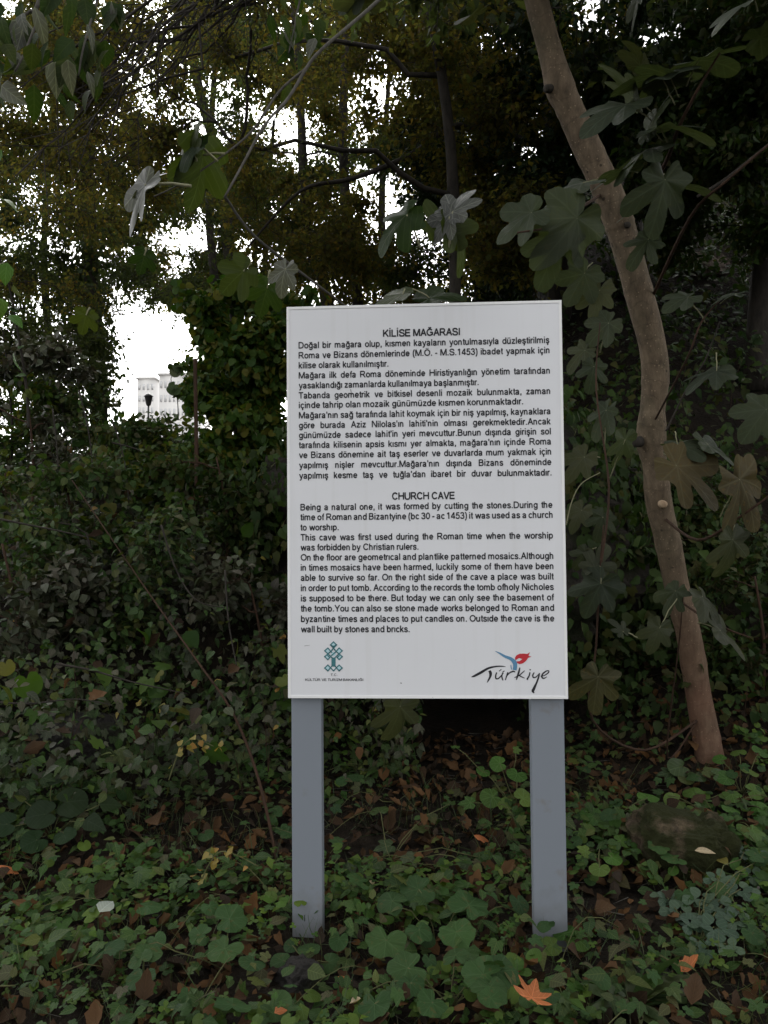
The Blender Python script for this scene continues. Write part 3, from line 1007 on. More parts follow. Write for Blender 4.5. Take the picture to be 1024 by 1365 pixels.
def build_text():
    ink = plain_mat('black sign lettering', (.018, .018, .022), 0.5, 0.3)
    a, b = uv(510.6, 448.5), uv(613.4, 447.3)
    head = Flat()
    textline(head, 'KİLİSE MAĞARASI', a[0], b[0], (a[1] + b[1]) / 2, .0262, half=10.6, natural=True)
    head.build('heading', ink, 'Turkish heading in bold capitals')
    head = Flat()
    a, b = uv(522.7, 665.9), uv(606.3, 665.4)
    textline(head, 'CHURCH CAVE', a[0], b[0], (a[1] + b[1]) / 2, .0262, half=10.6, natural=True)
    head.build('heading', ink, 'English heading in bold capitals')
    L = [("Doğal bir mağara olup, kısmen kayaların yontulmasıyla düzleştirilmiş", 464.6),
         ("Roma ve Bizans dönemlerinde (M.Ö. - M.S.1453) ibadet yapmak için", 478.0),
         ("kilise olarak kullanılmıştır.", 491.2),
         ("Mağara ilk defa Roma döneminde Hiristiyanlığın yönetim tarafından", 504.7),
         ("yasaklandığı zamanlarda kullanılmaya başlanmıştır.", 518.0),
         ("Tabanda geometrik ve bitkisel desenli mozaik bulunmakta, zaman", 531.4),
         ("içinde tahrip olan mozaik günümüzde kısmen korunmaktadır.", 544.3),
         ("Mağara'nın sağ tarafında lahit koymak için bir niş yapılmış, kaynaklara", 557.9),
         ("göre burada Aziz Nilolas'ın lahiti'nin olması gerekmektedir.Ancak", 571.2),
         ("günümüzde sadece lahit'in yeri mevcuttur.Bunun dışında girişin sol", 584.3),
         ("tarafında kilisenin apsis kısmı yer almakta, mağara'nın içinde Roma", 597.5),
         ("ve Bizans dönemine ait taş eserler ve duvarlarda mum yakmak için", 610.8),
         ("yapılmış nişler mevcuttur.Mağara'nın dışında Bizans döneminde", 624.4),
         ("yapılmış kesme taş ve tuğla'dan ibaret bir duvar bulunmaktadır.", 638.2)]
    short = {2: 518.0, 4: 638.3, 6: 697.6}
    x0 = uv(398.5, 560)[0]
    x1 = uv(734.2, 560)[0]
    cap = .0236
    xs = .90
    for i, (s, y) in enumerate(L):
        ln = Flat()
        base = uv(398, y)[1]
        if i in short:
            textline(ln, s, x0, uv(short[i], y)[0], base, cap, natural=True)
        else:
            textline(ln, s, x0, x1, base, cap, xs)
        ln.build('text_line', ink)
    L = [("Being a natural one, it was formed by cutting the stones.During the", 680.4),
         ("time of Roman and Bizantyine (bc 30 - ac 1453) it was used as a church", 693.6),
         ("to worshıp.", 707.2),
         ("This cave was first used during the Roman time when the worship", 720.6),
         ("was forbidden by Christian rulers.", 733.9),
         ("On the floor are geometrıcal and plantlike patterned mosaics.Although", 747.3),
         ("in times mosaics have been harmed, luckily some of them have been", 760.8),
         ("able to survive so far. On the right side of the cave a place was built", 774.3),
         ("in order to put tomb. According to the records the tomb ofholy Nicholes", 788.0),
         ("is supposed to be there. But today we can only see the basement of", 801.7),
         ("the tomb.You can also se stone made works belonged to Roman and", 815.3),
         ("byzantine times and places to put candles on. Outsıde the cave is the", 829.2),
         ("wall built by stones and brıcks.", 842.9)]
    short = {2: 451.7, 4: 558.0, 12: 546.3}
    x0 = uv(401, 760)[0]
    x1 = uv(738.0, 760)[0]
    for i, (s, y) in enumerate(L):
        ln = Flat()
        base = uv(401, y)[1]
        if i in short:
            textline(ln, s, x0, uv(short[i], y)[0], base, cap, natural=True)
        else:
            textline(ln, s, x0, x1, base, cap, xs)
        ln.build('text_line', ink)


build_text()


def build_logos():
    teal = plain_mat('teal emblem print', (.055, .19, .21), 0.5, 0.3)
    pale = plain_mat('pale cyan emblem print', (.44, .63, .68), 0.5, 0.3)
    ink = plain_mat('small print', (.045, .045, .05), 0.5, 0.3)
    k = 1024 / 120

    def e(zx, zy):
        return np.array(uv(390 + zx / k, 845 + zy / k))
    em, fill = Flat(), Flat()
    wd = .0042
    cx = 467

    def path(pts):
        pts = [e(*p) for p in pts]
        for a, b in zip(pts[:-1], pts[1:]):
            em.seg(a, b, wd, .0016)

    def sq(x, y, r):
        fill.poly([e(x, y - r), e(x - r, y), e(x, y + r), e(x + r, y)], .0012)
    for s in (-1, 1):
        X = lambda dx: cx + s * dx
        sq(X(64), 190, 30)
        sq(X(64), 257, 30)
        sq(X(64), 387, 30)
        path([(X(-5), 165 - 20), (X(34), 125), (X(0), 90)])
        path([(X(-16), 178), (X(-34), 125)][:1] + [(X(34), 125)] if s < 0 else [(X(34), 125), (X(-16), 178)])
        path([(X(20), 210), (X(64), 160), (X(100), 192), (X(40), 248)])
        path([(X(45), 212), (X(100), 258), (X(64), 292), (X(42), 268), (X(64), 248)])
        path([(X(45), 212), (X(12), 180)])
        path([(X(17), 365), (X(17), 270), (X(50), 238)])
        path([(X(17), 365), (X(64), 420), (X(100), 388), (X(64), 354), (X(0), 420)])
        path([(X(64), 420), (X(80), 404)])
    sq(cx, 125, 32)
    sq(cx, 228, 30)
    path([(cx - 22, 245), (cx + 22, 208)])
    path([(cx - 34, 125), (cx, 160)])
    fill.poly([e(cx - 17, 275), e(cx - 17, 362), e(cx + 17, 362), e(cx + 17, 275)], .0012)
    path([(cx - 5, 275), (cx - 5, 365)])
    path([(cx + 5, 275), (cx + 5, 365)])
    fo = fill.build('emblem_fill', pale)
    eo = em.build('tree_knot_emblem', teal, 'teal knotted tree emblem')
    tx = Flat()
    a, b = uv(441, 901.0), uv(450, 901.0)
    textline(tx, 'T.C.', a[0], b[0], a[1], .0085, half=8.5, natural=True)
    a, b = uv(407, 907.6), uv(484.3, 907.6)
    textline(tx, 'KÜLTÜR VE TURİZM BAKANLIĞI', a[0], b[0], a[1], .0088, half=8.5, natural=True)
    tx.build('small_caption', ink)
    # brush script wordmark
    k2 = 1024 / 140

    def z(zx, zy):
        return np.array(uv(610 + zx / k2, 855 + zy / k2))
    u1 = (uv(620, 900)[0] - uv(610, 900)[0]) / 10 / k2      # metres per zoomed pixel
    br = Flat()

    def S(pts):
        br.stroke([z(p[0], p[1]) for p in pts], [p[2] * u1 for p in pts])
    S([(134, 347, 4), (165, 336, 20), (230, 302, 24), (300, 262, 20), (370, 245, 15), (430, 242, 12), (470, 246, 3)])      # bar of T
    S([(312, 285, 26), (322, 310, 28), (318, 345, 20), (300, 380, 14), (288, 402, 4)])                                      # stem of T
    S([(382, 302, 12), (372, 335, 13), (376, 362, 14), (400, 360, 12), (430, 330, 10), (446, 305, 10)])                     # u
    S([(440, 308, 11), (432, 340, 12), (440, 372, 12), (446, 380, 4)])
    S([(405, 290, 7), (428, 272, 9)])
    S([(437, 302, 7), (458, 286, 9)])
    S([(492, 300, 11), (478, 340, 12), (466, 378, 9)])                                                                    # r
    S([(478, 340, 8), (510, 305, 13), (545, 292, 15), (562, 300, 8)])
    S([(608, 255, 9), (600, 290, 17), (588, 330, 17), (574, 375, 9)])                                                      # k
    S([(555, 352, 8), (600, 332, 10), (640, 298, 10), (656, 284, 5)])
    S([(592, 326, 12), (625, 345, 11), (655, 358, 6)])
    S([(706, 300, 12), (698, 335, 13), (680, 368, 15), (690, 366, 5)])                                                    # i
    S([(703, 270, 6), (713, 280, 14)])
    S([(748, 302, 10), (734, 330, 13), (742, 352, 13), (768, 345, 10), (796, 315, 9)])                                      # y
    S([(800, 308, 11), (790, 350, 15), (770, 405, 17), (745, 460, 26), (735, 485, 26), (748, 503, 8)])
    S([(812, 342, 8), (850, 330, 10), (885, 305, 12), (890, 288, 10), (868, 288, 12), (832, 315, 15), (822, 345, 15), (840, 360, 13), (872, 345, 5)])  # e
    br.build('brush_wordmark', ink_dark)
    blue = plain_mat('blue print', (.10, .25, .40), 0.5, 0.3)
    red = plain_mat('red print', (.50, .028, .04), 0.5, 0.3)
    bl = Flat()
    bl.stroke([z(*p) for p in [(368, 95), (405, 112), (460, 145), (520, 170), (556, 205), (562, 240), (556, 280)]], [c * u1 for c in (3, 14, 24, 32, 42, 38, 40)])
    bl.stroke([z(*p) for p in [(520, 228), (522, 250), (528, 275)]], [c * u1 for c in (6, 9, 7)])
    bl.build('blue_stem', blue)
    rd = Flat()
    rd.poly([z(*p) for p in [(564, 185), (560, 160), (575, 135), (605, 120), (645, 118), (680, 122), (708, 104), (692, 140), (722, 148), (690, 160), (668, 190), (640, 212), (608, 222), (580, 212), (572, 195), (605, 192), (632, 172), (600, 162)]])
    rd.build('red_tulip', red)


ink_dark = plain_mat('brush black print', (.02, .02, .024), 0.5, 0.3)
build_logos()


def scratches():
    m = plain_mat('scratch', (.16, .15, .15), 0.6, 0.2)
    for a, b, w0 in (((467.5, 519), (468.5, 524), .0025), ((534, 910), (535.5, 911), .0035), ((406, 861), (413, 860), .0013)):
        f_ = Flat()
        f_.stroke([uv(*a), uv(*b)], [w0, w0 * .8], .0018)
        f_.build('scratch', m)


scratches()
# ================================================================== vegetation


def rand_n(n, base, spread):
    return norm(np.asarray(base) + rng.normal(0, spread, (n, 3)))


def spread_cover(name, n, xr, yr, keep, mat, tpls, size, lift, hang, tilt, stuff=True, twigs=0, clump=False, stemmat=None):
    """leafy cover over the ground: n leaves at the ground points where keep(x, y) holds"""
    x = rng.uniform(xr[0], xr[1], n * 2)
    y = rng.uniform(yr[0], yr[1], n * 2)
    k = keep(x, y) & (np.abs(x) < 0.72 * y + 0.9)
    x, y = x[k][:n], y[k][:n]
    foot = (y > 2.5) & (y < 3.0) & ((np.abs(x + .29) < .085) | (np.abs(x - .58) < .085)) & (rng.random(len(x)) < .7)
    x, y = x[~foot], y[~foot]
    nn = nrm(x, y)
    pos = np.stack([x, y, hgt(x, y)], -1)
    cl = 0.5 + 0.32 * wob(x, y, 4.3, 3) + .3 * wob(x, y, 9.5, 11)
    if clump:
        kk = rng.random(len(x)) < np.clip(cl * 1.9 - .32, .05, 1)
        x, y, nn, pos, cl = x[kk], y[kk], nn[kk], pos[kk], cl[kk]
    h = lift[0] + (lift[1] - lift[0]) * rng.random(len(x)) ** 0.8 * np.clip(0.15 + 1.15 * cl, 0.08, 1.5)
    pos = pos + nn * h[:, None]
    nz = norm(nn * 1.0 + np.array([0, -0.25, 0.45]) + rng.normal(0, tilt, (len(x), 3)))
    yd = norm(np.cross(nz, rng.normal(size=(len(x), 3))) + np.array([0, -.25, -hang]))
    sc = rng.uniform(size[0], size[1], len(x)) * (0.75 + 0.5 * rng.random(len(x)))
    a = Acc()
    mixscatter(a, tpls, pos, yd, nz, sc)
    mats = [mat]
    if twigs:
        i = rng.integers(0, len(x), twigs)
        p0 = pos[i] - nn[i] * (h[i] * .8)[:, None]
        if hang == 0:
            p1 = p0 + rng.normal(0, .07, (twigs, 3)) * np.array([1, 1, .12])
            p0 = p0 + np.array([0, 0, .012])
            p1 = p1 + np.array([0, 0, .014])
            a.sticks(p0, p1, rng.uniform(.0012, .003, twigs), .0009, 1)
        else:
            p1 = pos[i] + rng.normal(0, .14, (twigs, 3)) + np.array([0, 0, .05])
            pm = (p0 + p1) / 2 + rng.normal(0, .025, (twigs, 3))
            a.sticks(p0, pm, .0026, .002, 1)
            a.sticks(pm, p1, .002, .001, 1)
        mats.append(stemmat or M_cane)
    o = a.build(name, mats)
    return tag(o, kind='stuff') if stuff else o


def left_bank(x, y):
    yb = 3.6 + 0.75 * sstep(-1.6, -0.2, x)
    return (y > yb - .1) & (x < 0.25 - 0.25 * sstep(4.5, 5.5, y) + 0.10 * (y - 5))


def right_hill(x, y):
    s = x - 0.45 - 0.055 * y
    return (y > 4.6) & (s > 0.15) & ~((x < 1.35) & (y < 5.2))


def cover():
    o = spread_cover('ivy_and_bramble_cover', 28000, (-8, 1.2), (3.3, 11.5), left_bank, M_dull, T_ov + T_ivy, (.034, .066), (.0, .60), .5, .6, twigs=1100, clump=True)
    o['label'] = 'dull green leaves blanketing the bank left of the sign'
    o = spread_cover('leafy_undergrowth', 40000, (-8, 1.2), (3.3, 11.5), left_bank, M_bank, T_ov + T_wide, (.03, .058), (.0, .68), .3, .65, clump=True)
    o['label'] = 'mid green undergrowth mixed through the left bank'
    o = spread_cover('ivy_mat', 17000, (-8, 1.2), (3.3, 11.5), left_bank, M_ivy, T_ivy, (.04, .085), (.0, .36), .6, .55, clump=True)
    o['label'] = 'dark ivy creeping over the left bank'
    o = spread_cover('broad_bank_leaves', 900, (-7, 1.0), (3.4, 10), left_bank, M_vine, T_heart + T_ivy + T_wide, (.07, .13), (.2, .75), .5, .6)
    o['label'] = 'broader green leaves standing out of the left bank'
    o = spread_cover('withered_bank_leaves', 420, (-7, 1.0), (3.4, 9), left_bank, M_litter, T_litter + T_wide, (.05, .10), (.2, .65), .5, .7)
    o['label'] = 'withered brown leaves caught in the left bank'
    o = spread_cover('yellowing_bank_leaves', 260, (-6, 1.0), (3.4, 9), left_bank, M_yellow, T_wide + T_ov, (.03, .055), (.3, .7), .3, .6)
    o['label'] = 'small yellowing leaves sprinkled over the left bank'
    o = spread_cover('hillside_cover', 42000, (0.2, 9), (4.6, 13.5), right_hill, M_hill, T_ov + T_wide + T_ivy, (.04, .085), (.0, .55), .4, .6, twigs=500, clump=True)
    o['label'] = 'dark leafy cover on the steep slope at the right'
    flat = lambda x, y: (y < 5.3) & ~left_bank(x, y - .15)
    o = spread_cover('leaf_litter', 5600, (-2.6, 3.6), (1.9, 6.2), flat, M_litter, T_litter, (.035, .075), (.002, .03), 0, .4, twigs=700, stemmat=M_twig)
    o['label'] = 'brown fallen leaves lying over the soil'

    o = spread_cover('scattered_dead_leaves', 520, (-2.4, 3.0), (1.9, 4.6), flat, M_litter, T_litter + T_wide, (.04, .085), (.04, .12), 0, .5)
    o['label'] = 'brown dead leaves caught on top of the foreground weeds'

    def patch(x, y):
        return (y < 4.6) & (wob(x, y, 3.0, 2) > -.15) & ~((np.abs(x - .3) < .5) & (y > 3.9))
    o = spread_cover('creeping_weeds', 8000, (-2.4, 3.0), (1.9, 4.6), patch, M_bright, T_heart + T_small, (.022, .05), (.02, .13), 0, .4, clump=True)
    o['label'] = 'small bright green weeds carpeting the foreground soil'
    o = spread_cover('dark_creeper', 5200, (-2.6, 3.2), (1.9, 5.0), lambda x, y: (y < 5.0) & (wob(x, y, 2.3, 9) > -.3) & ~((np.abs(x - .3) < .45) & (y > 4.3)), M_bank, T_ov + T_ivy, (.03, .065), (.02, .17), 0, .45, clump=True)
    o['label'] = 'darker creeping leaves among the foreground weeds'
    o = spread_cover('clover', 2400, (-2.2, 2.6), (1.9, 3.5), lambda x, y: (wob(x, y, 4.2, 12) > .05), M_bright, [T_clover], (.022, .036), (.03, .12), 0, .35)
    o['label'] = 'clover leaves scattered across the foreground'
    o = spread_cover('heart_leaved_ground_cover', 260, (-2.4, 3.0), (1.9, 4.4), lambda x, y: (y < 4.4) & ~((np.abs(x - .3) < .45) & (y > 3.2)), M_big, T_heart + T_scal[:1] + T_ivy, (.035, .085), (.08, .17), .1, .4)
    o['label'] = 'larger heart shaped leaves dotted over the foreground weeds'
    a = Acc()
    for k in range(70):
        x0, y0 = rng.uniform(-2.0, 2.4), rng.uniform(2.0, 4.4)
        an = rng.uniform(0, 6.28)
        t = np.linspace(0, rng.uniform(.25, .6), 9)
        xs_ = x0 + np.cos(an + t * rng.uniform(-3, 3)) * t
        ys_ = y0 + np.sin(an + t * rng.uniform(-3, 3)) * t
        zs_ = hgt(xs_, ys_) + .02 + .09 * np.abs(np.sin(t * 9 + k))
        a.tube(np.stack([xs_, ys_, zs_], -1), np.linspace(.0022, .001, 9), 4)
    o = a.build('creeping_stems', M_stemg)
    tag(o, 'thin stems creeping between the foreground leaves', kind='stuff')
    # grass
    a = Acc()
    n = 7000
    x = rng.uniform(-2.2, 2.6, n)
    y = rng.uniform(1.9, 4.4, n)
    k = wob(x, y, 2.6, 15) > -.05
    x, y = x[k], y[k]
    pos = np.stack([x, y, hgt(x, y)], -1)
    yd = norm(np.array([0, 0, .8]) + rng.normal(0, .5, (len(x), 3)))
    a.scatter(T_blade[0], pos, yd, rng.normal(size=(len(x), 3)), rng.uniform(.06, .18, len(x)), sx=rng.uniform(.5, 1.0, len(x)))
    o = a.build('grass', M_grass)
    tag(o, 'thin grass blades sprouting among the weeds', kind='stuff')


cover()


# ---------------------------------------------------------------- trees
def curve_pts(a, b, sag, n=9, side=0.0):
    a, b = np.asarray(a, float), np.asarray(b, float)
    t = np.linspace(0, 1, n)[:, None]
    L = np.linalg.norm(b - a)
    q = a + (b - a) * t
    q = q + np.array([0, 0, 1.0]) * sag * L * np.sin(np.pi * t)
    s = norm(np.cross(b - a, [0, 0, 1.0])) * side * L
    q = q + s * np.sin(np.pi * t * 1.0)
    q[1:-1] += rng.normal(0, .02 * L, (n - 2, 3))
    return q


def tree(name, label, trunk, clumps, leafm, barkm, tpls, size, cat='tree', group=None, hang=.25, twr=.004, twl=1.0, ivy=None, dense=26, limbsag=.12):
    """trunk: (point, radius) list upwards; clumps: (centre, radius, leaves). Limbs run from the trunk to every clump,
    twigs fill the clump and the leaves sit along the twigs"""
    base = trunk[0][0]
    root = thing(name, label, cat, base, group)
    tp = np.array([p for p, r in trunk], float)
    tr = np.array([r for p, r in trunk], float)
    if len(tp) > 2:
        fine = smooth(np.concatenate([tp, tr[:, None]], 1), 4)
    else:
        t = np.linspace(0, 1, 7)[:, None]
        fine = np.concatenate([tp, tr[:, None]], 1)
        fine = fine[0] * (1 - t) + fine[-1] * t
    a = Acc()
    a.tube(fine[:, :3], fine[:, 3], 12, bump=.12)
    lf = Acc()
    # boughs branch from boughs: every clump hangs on the nearest wood built so far
    wood = fine[max(1, int(len(fine) * .3)):].copy()
    order = sorted(clumps, key=lambda q: float(np.min(np.linalg.norm(wood[:, :3] - np.asarray(q[0], float), axis=1))))
    for c, rad, n in order:
        c = np.asarray(c, float)
        d = np.linalg.norm(wood[:, :3] - c, axis=1) + .9 * np.maximum(0, wood[:, 2] - c[2] + .15 * rad)
        i = int(np.argmin(d))
        p0 = wood[i, :3]
        L = np.linalg.norm(c - p0)
        r0 = min(wood[i, 3] * .85, .006 + .010 * L)
        lb = curve_pts(p0, c, limbsag, 9, rng.uniform(-.1, .1))
        lr = np.linspace(r0, r0 * .45 + .002, 9)
        a.tube(lb, lr, 6, bump=.1)
        wood = np.concatenate([wood, np.concatenate([lb[2:], lr[2:, None]], 1)])
        if n <= 0:
            continue
        K = max(3, n // dense)
        tgt = rng.normal(size=(K, 3))
        tgt = norm(tgt) * (rad * rng.random((K, 1)) ** .45)
        tgt[:, 2] *= .72
        ti = rng.integers(3, 9, K)
        s0 = lb[ti] + rng.normal(0, .02, (K, 3))
        near = rng.random(K) < .65
        s0[near] = c + tgt[near] * .25 + rng.normal(0, .05 * rad, (near.sum(), 3))
        e = c + tgt
        a.sticks(s0, e, twr, twr * .35)
        # side twigs
        j = rng.integers(0, K, K * 2)
        u = rng.uniform(.3, .95, (K * 2, 1))
        q0 = s0[j] + (e[j] - s0[j]) * u
        q1 = q0 + rng.normal(0, .28 * rad * twl, (K * 2, 3)) * np.array([1, 1, .6])
        a.sticks(q0, q1, twr * .55, twr * .25)
        m = n
        jj = rng.integers(0, K * 3, m)
        S0 = np.concatenate([s0, q0])[jj]
        E0 = np.concatenate([e, q1])[jj]
        u = rng.uniform(.15, 1.05, (m, 1))
        pos = S0 + (E0 - S0) * u + rng.normal(0, .035, (m, 3))
        yd = norm((E0 - S0) * .5 / np.maximum(.05, np.linalg.norm(E0 - S0, axis=1, keepdims=True)) + rng.normal(0, .55, (m, 3)) + np.array([0, 0, -hang]))
        nh = rand_n(m, (0, 0, 1), .6)
        mixscatter(lf, tpls, pos, yd, nh, rng.uniform(size[0], size[1], m))
    a.build('trunk', barkm, root, base)
    if lf.n:
        lf.build('crown', leafm, root, base)
    if ivy:
        iv = Acc()
        n, z0, z1, off = ivy
        ii = rng.integers(0, len(fine), n)
        k = (fine[ii, 2] >= z0) & (fine[ii, 2] <= z1)
        ii = ii[k]
        ang = rng.uniform(0, 6.28, len(ii))
        out = np.stack([np.cos(ang), np.sin(ang), np.zeros(len(ii))], -1)
        pos = fine[ii, :3] + out * (fine[ii, 3][:, None] + off * rng.random((len(ii), 1)) ** .7) + rng.normal(0, 1, (len(ii), 3)) * np.array([.03, .03, .25])
        mixscatter(iv, T_ivy, pos, norm(np.array([0, 0, -1.0]) + rng.normal(0, .5, (len(ii), 3))), norm(out + rng.normal(0, .4, (len(ii), 3))), rng.uniform(.05, .1, len(ii)))
        iv.build('ivy', M_ivy, root, base)
    return root


def clumps_in(rects, avoid=(), floor=None):
    """clumps (centre, radius, leaves) strewn through viewing boxes (px0, px1, py0, py1, depth0, depth1, how many, radius, leaves)"""
    out = []
    for x0, x1, y0, y1, d0, d1, k, rad, n in rects:
        done = tries = 0
        while done < k and tries < 400:
            tries += 1
            px, py, d = rng.uniform(x0, x1), rng.uniform(y0, y1), rng.uniform(d0, d1)
            bad = False
            for ax, ay, rx, ry in avoid:
                if ((px - ax) / (rx + FPX * rad / d * .4)) ** 2 + ((py - ay) / (ry + FPX * rad / d * .4)) ** 2 < 1:
                    bad = True
            c = P(px, py, d)
            if bad or c[2] < hgt(c[0], c[1]) + .1:
                continue
            out.append((c, rad * rng.uniform(.75, 1.25), int(n * rng.uniform(.7, 1.3))))
            done += 1
    return out


GAPS = [(208, 472, 30, 50), (272, 150, 14, 50), (240, 310, 30, 10), (500, 118, 16, 7), (400, 205, 30, 8), (525, 285, 14, 28), (362, 170, 10, 24), (165, 425, 10, 22)]


def gpt(px, d):
    """ground point under a viewing column"""
    p = P(px, 690, d)
    return np.array([p[0], p[1], float(hgt(p[0], p[1])) - .05])


def woods():
    # trunk standing in the light gap, clad in ivy
    b = gpt(133, 10.5)
    tree('ivy_clad_tree', 'dark ivy clad tree standing in the bright gap on the left', [(b, .11), (P(131, 480, 10.5), .10), (P(122, 380, 10.6), .09), (P(118, 240, 10.8), .08), (P(105, 60, 11), .06), (P(90, -120, 11.2), .03)],
         clumps_in([(0, 175, 60, 480, 9.5, 12, 17, .55, 620), (-60, 120, 380, 540, 9.5, 11, 6, .5, 500), (-100, 200, -260, 60, 10, 12, 5, .8, 500)], GAPS), M_canopy, M_barkivy, T_small + [T_ov[0]], (.045, .075), ivy=(1400, 1.2, 5.5, .22))
    b = gpt(-60, 9)
    tree('hornbeam', 'olive leaved tree with drooping twigs at the left edge', [(b, .12), (P(-50, 350, 9), .1), (P(-20, 100, 9), .08), (P(0, -150, 9), .05)],
         clumps_in([(-80, 230, 90, 400, 7.5, 10, 18, .5, 560), (-150, 200, -250, 80, 7, 10, 7, .7, 560), (-120, 60, 300, 520, 8, 10, 7, .5, 560)], GAPS), M_olive, M_bark, T_small, (.03, .05), hang=.4)
    b = gpt(300, 13)
    tree('slender_tree', 'slender distant tree whose thin trunk crosses the upper left gap', [(b, .10), (P(305, 330, 13), .10), (P(288, 205, 13.2), .09), (P(264, 112, 13.4), .08), (P(245, -10, 13.6), .06), (P(230, -150, 14), .03)],
         clumps_in([(170, 420, 190, 400, 12, 15, 13, .65, 560), (180, 420, -200, 140, 12, 15, 12, .7, 560)], GAPS), M_canopy, M_bark, T_small, (.055, .085))
    b = gpt(455, 9.5)
    tree('forked_tree', 'dark forked tree rising behind the left top corner of the sign', [(b, .09), (P(436, 400, 9.5), .085), (P(414, 330, 9.5), .07), (P(405, 240, 9.6), .06), (P(398, 90, 9.8), .05), (P(380, -120, 10), .03)],
         clumps_in([(320, 560, 40, 400, 8.5, 11.5, 20, .5, 520), (300, 600, -160, 80, 8.5, 11, 8, .7, 560)], GAPS), M_canopy, M_bark, T_small, (.04, .07))
    # long sweeping branches coming down from the upper right
    b = gpt(745, 8.6)
    rt = tree('arching_tree', 'dark tree with a long branch arching left above the sign', [(b, .14), (P(752, 330, 8.4), .13), (P(742, 215, 8.2), .11), (P(735, 120, 8.2), .10), (P(720, -120, 8.2), .07)],
              [(P(545, 215, 7.6), .3, 0)] + clumps_in([(560, 780, 0, 380, 6.8, 9, 34, .5, 640), (480, 800, -260, 60, 6.5, 9, 16, .7, 700)], GAPS), M_olive, M_bark, T_small + [T_ov[1]], (.04, .065))
    arc = [P(745, 200, 8.2), P(690, 185, 8.0), P(610, 168, 7.8), P(545, 208, 7.6), P(470, 238, 7.5), P(400, 255, 7.4), P(330, 330, 7.4)]
    a = Acc()
    sm = smooth(np.array(arc), 5)
    a.tube(sm, np.linspace(.045, .010, len(sm)), 8, bump=.1)
    a.build('branch', M_bark, rt, sm[0])
    # overhead tree, limbs sweep from the top right down to the left
    b = gpt(610, 6.9)
    ov = tree('drooping_tree', 'olive yellow tree with many dark twigs fanning across the top left', [(b, .06), (P(606, 330, 6.9), .05), (P(596, 150, 6.8), .045), (P(560, -60, 6.6), .04), (P(510, -300, 6.4), .03)],
              clumps_in([(-20, 340, 0, 240, 5.6, 7.4, 30, .46, 620), (-40, 420, -300, 0, 5, 7.5, 8, .6, 560), (60, 260, 180, 300, 6, 7.4, 7, .36, 360)], GAPS), M_olive, M_bark, T_small, (.028, .046), hang=.35)
    a = Acc()
    for k in range(15):
        x0, y0 = rng.uniform(250, 360), rng.uniform(-90, 60)
        x1, y1 = x0 - rng.uniform(150, 270), y0 + rng.uniform(110, 190)
        d0 = rng.uniform(4.7, 5.6)
        p = curve_pts(P(x0 + 90, y0 - 80, 5.8), P(x1, y1, d0), .05, 10)
        a.tube(p, np.linspace(.016, .003, 10), 5, bump=.1)
        j = rng.integers(2, 10, 22)
        q = p[j]
        e = q + norm(p[-1] - p[0]) * rng.uniform(.1, .4, (22, 1)) + rng.normal(0, .13, (22, 3))
        a.sticks(q, e, .004, .0015)
    a.build('branch', M_bark, ov, P(360, 0, 6.5))
    # wood behind the gap and over the sign
    for px, d, lab, lm, rects in (
        (60, 14, 'tall distant tree left of the bright gap', M_canopy, [(-120, 190, 0, 470, 13, 16, 34, .8, 540)]),
        (360, 15, 'tall distant tree right of the bright gap', M_canopy, [(240, 470, -20, 500, 13.5, 17, 42, .8, 560)]),
        (345, 16, 'yellowing distant tree whose crown closes the sky over the gap', M_olive, [(0, 440, -60, 220, 13, 16, 40, .8, 540), (130, 330, 230, 400, 13, 16, 26, .6, 440)]),
        (520, 13, 'distant olive tree behind the top edge of the board', M_olive, [(420, 640, -40, 420, 11.5, 14, 42, .75, 560)]),
        (470, 10, 'fine leaved olive tree in front of the forked tree', M_olive, [(310, 570, 40, 390, 7.5, 10, 48, .46, 380)]),
        (285, 12, 'fine leaved tree whose twigs veil the top of the bright gap', M_canopy, [(120, 270, 230, 415, 9, 12, 16, .4, 300), (150, 250, 380, 450, 9, 11, 5, .3, 80), (230, 340, 60, 300, 8, 11, 16, .45, 330)]),
        (-20, 11, 'dark tree at the far left edge behind the canes', M_canopy, [(-140, 110, 200, 540, 9.5, 12, 26, .55, 520), (-60, 150, 410, 560, 8.5, 10.5, 16, .4, 420)]),
    ):
        b = gpt(px, d)
        tree('distant_tree', lab, [(b, .085), (b + np.array([.1, 0, 2.0]), .075), (b + np.array([-.1, .1, 4.5]), .06), (b + np.array([.1, 0, 7.5]), .03)], clumps_in(rects, GAPS), lm, M_bark, T_small, (.06, .10) if d > 12.5 else (.035, .06), twr=.006 if d > 12.5 else .003)
    b = np.array([-3.6, 3.2, float(hgt(-3.6, 3.2)) - .1])  # unseen tree, added so its crown darkens the ground below
    cl = [(np.array([rng.uniform(-1.2, 4.8), rng.uniform(1.0, 6.5), rng.uniform(4.9, 7.5)]), .8, 420) for k in range(36)]
    tree('added_shade_tree', 'tall unseen tree added to shade the ground in front of the sign', [(b, .2), (b + np.array([.1, 0, 2]), .17), (b + np.array([.5, .2, 4.5]), .14), (b + np.array([1.4, .5, 7]), .08)], cl, M_canopy, M_bark, T_small, (.07, .11), twr=.006)
    # trees on the steep slope
    for k, (px, d, top, lab, rects) in enumerate([
        (840, 8.5, 6, 'dark tree on the slope just right of the fig trunk', [(690, 920, -20, 300, 6.5, 9, 40, .5, 640), (720, 960, -320, 0, 6, 9, 14, .7, 700)]),
        (1010, 7.2, 6, 'shadowy tree on the slope at the right edge', [(880, 1090, -20, 330, 5.8, 7.8, 40, .45, 640), (860, 1150, -360, 0, 5, 7.5, 16, .7, 700)]),
        (640, 10.5, 6, 'dense evergreen closing the view above the sign', [(560, 740, 60, 400, 9, 11, 40, .6, 640), (560, 780, -80, 140, 9, 11, 14, .6, 640)]),
    ]):
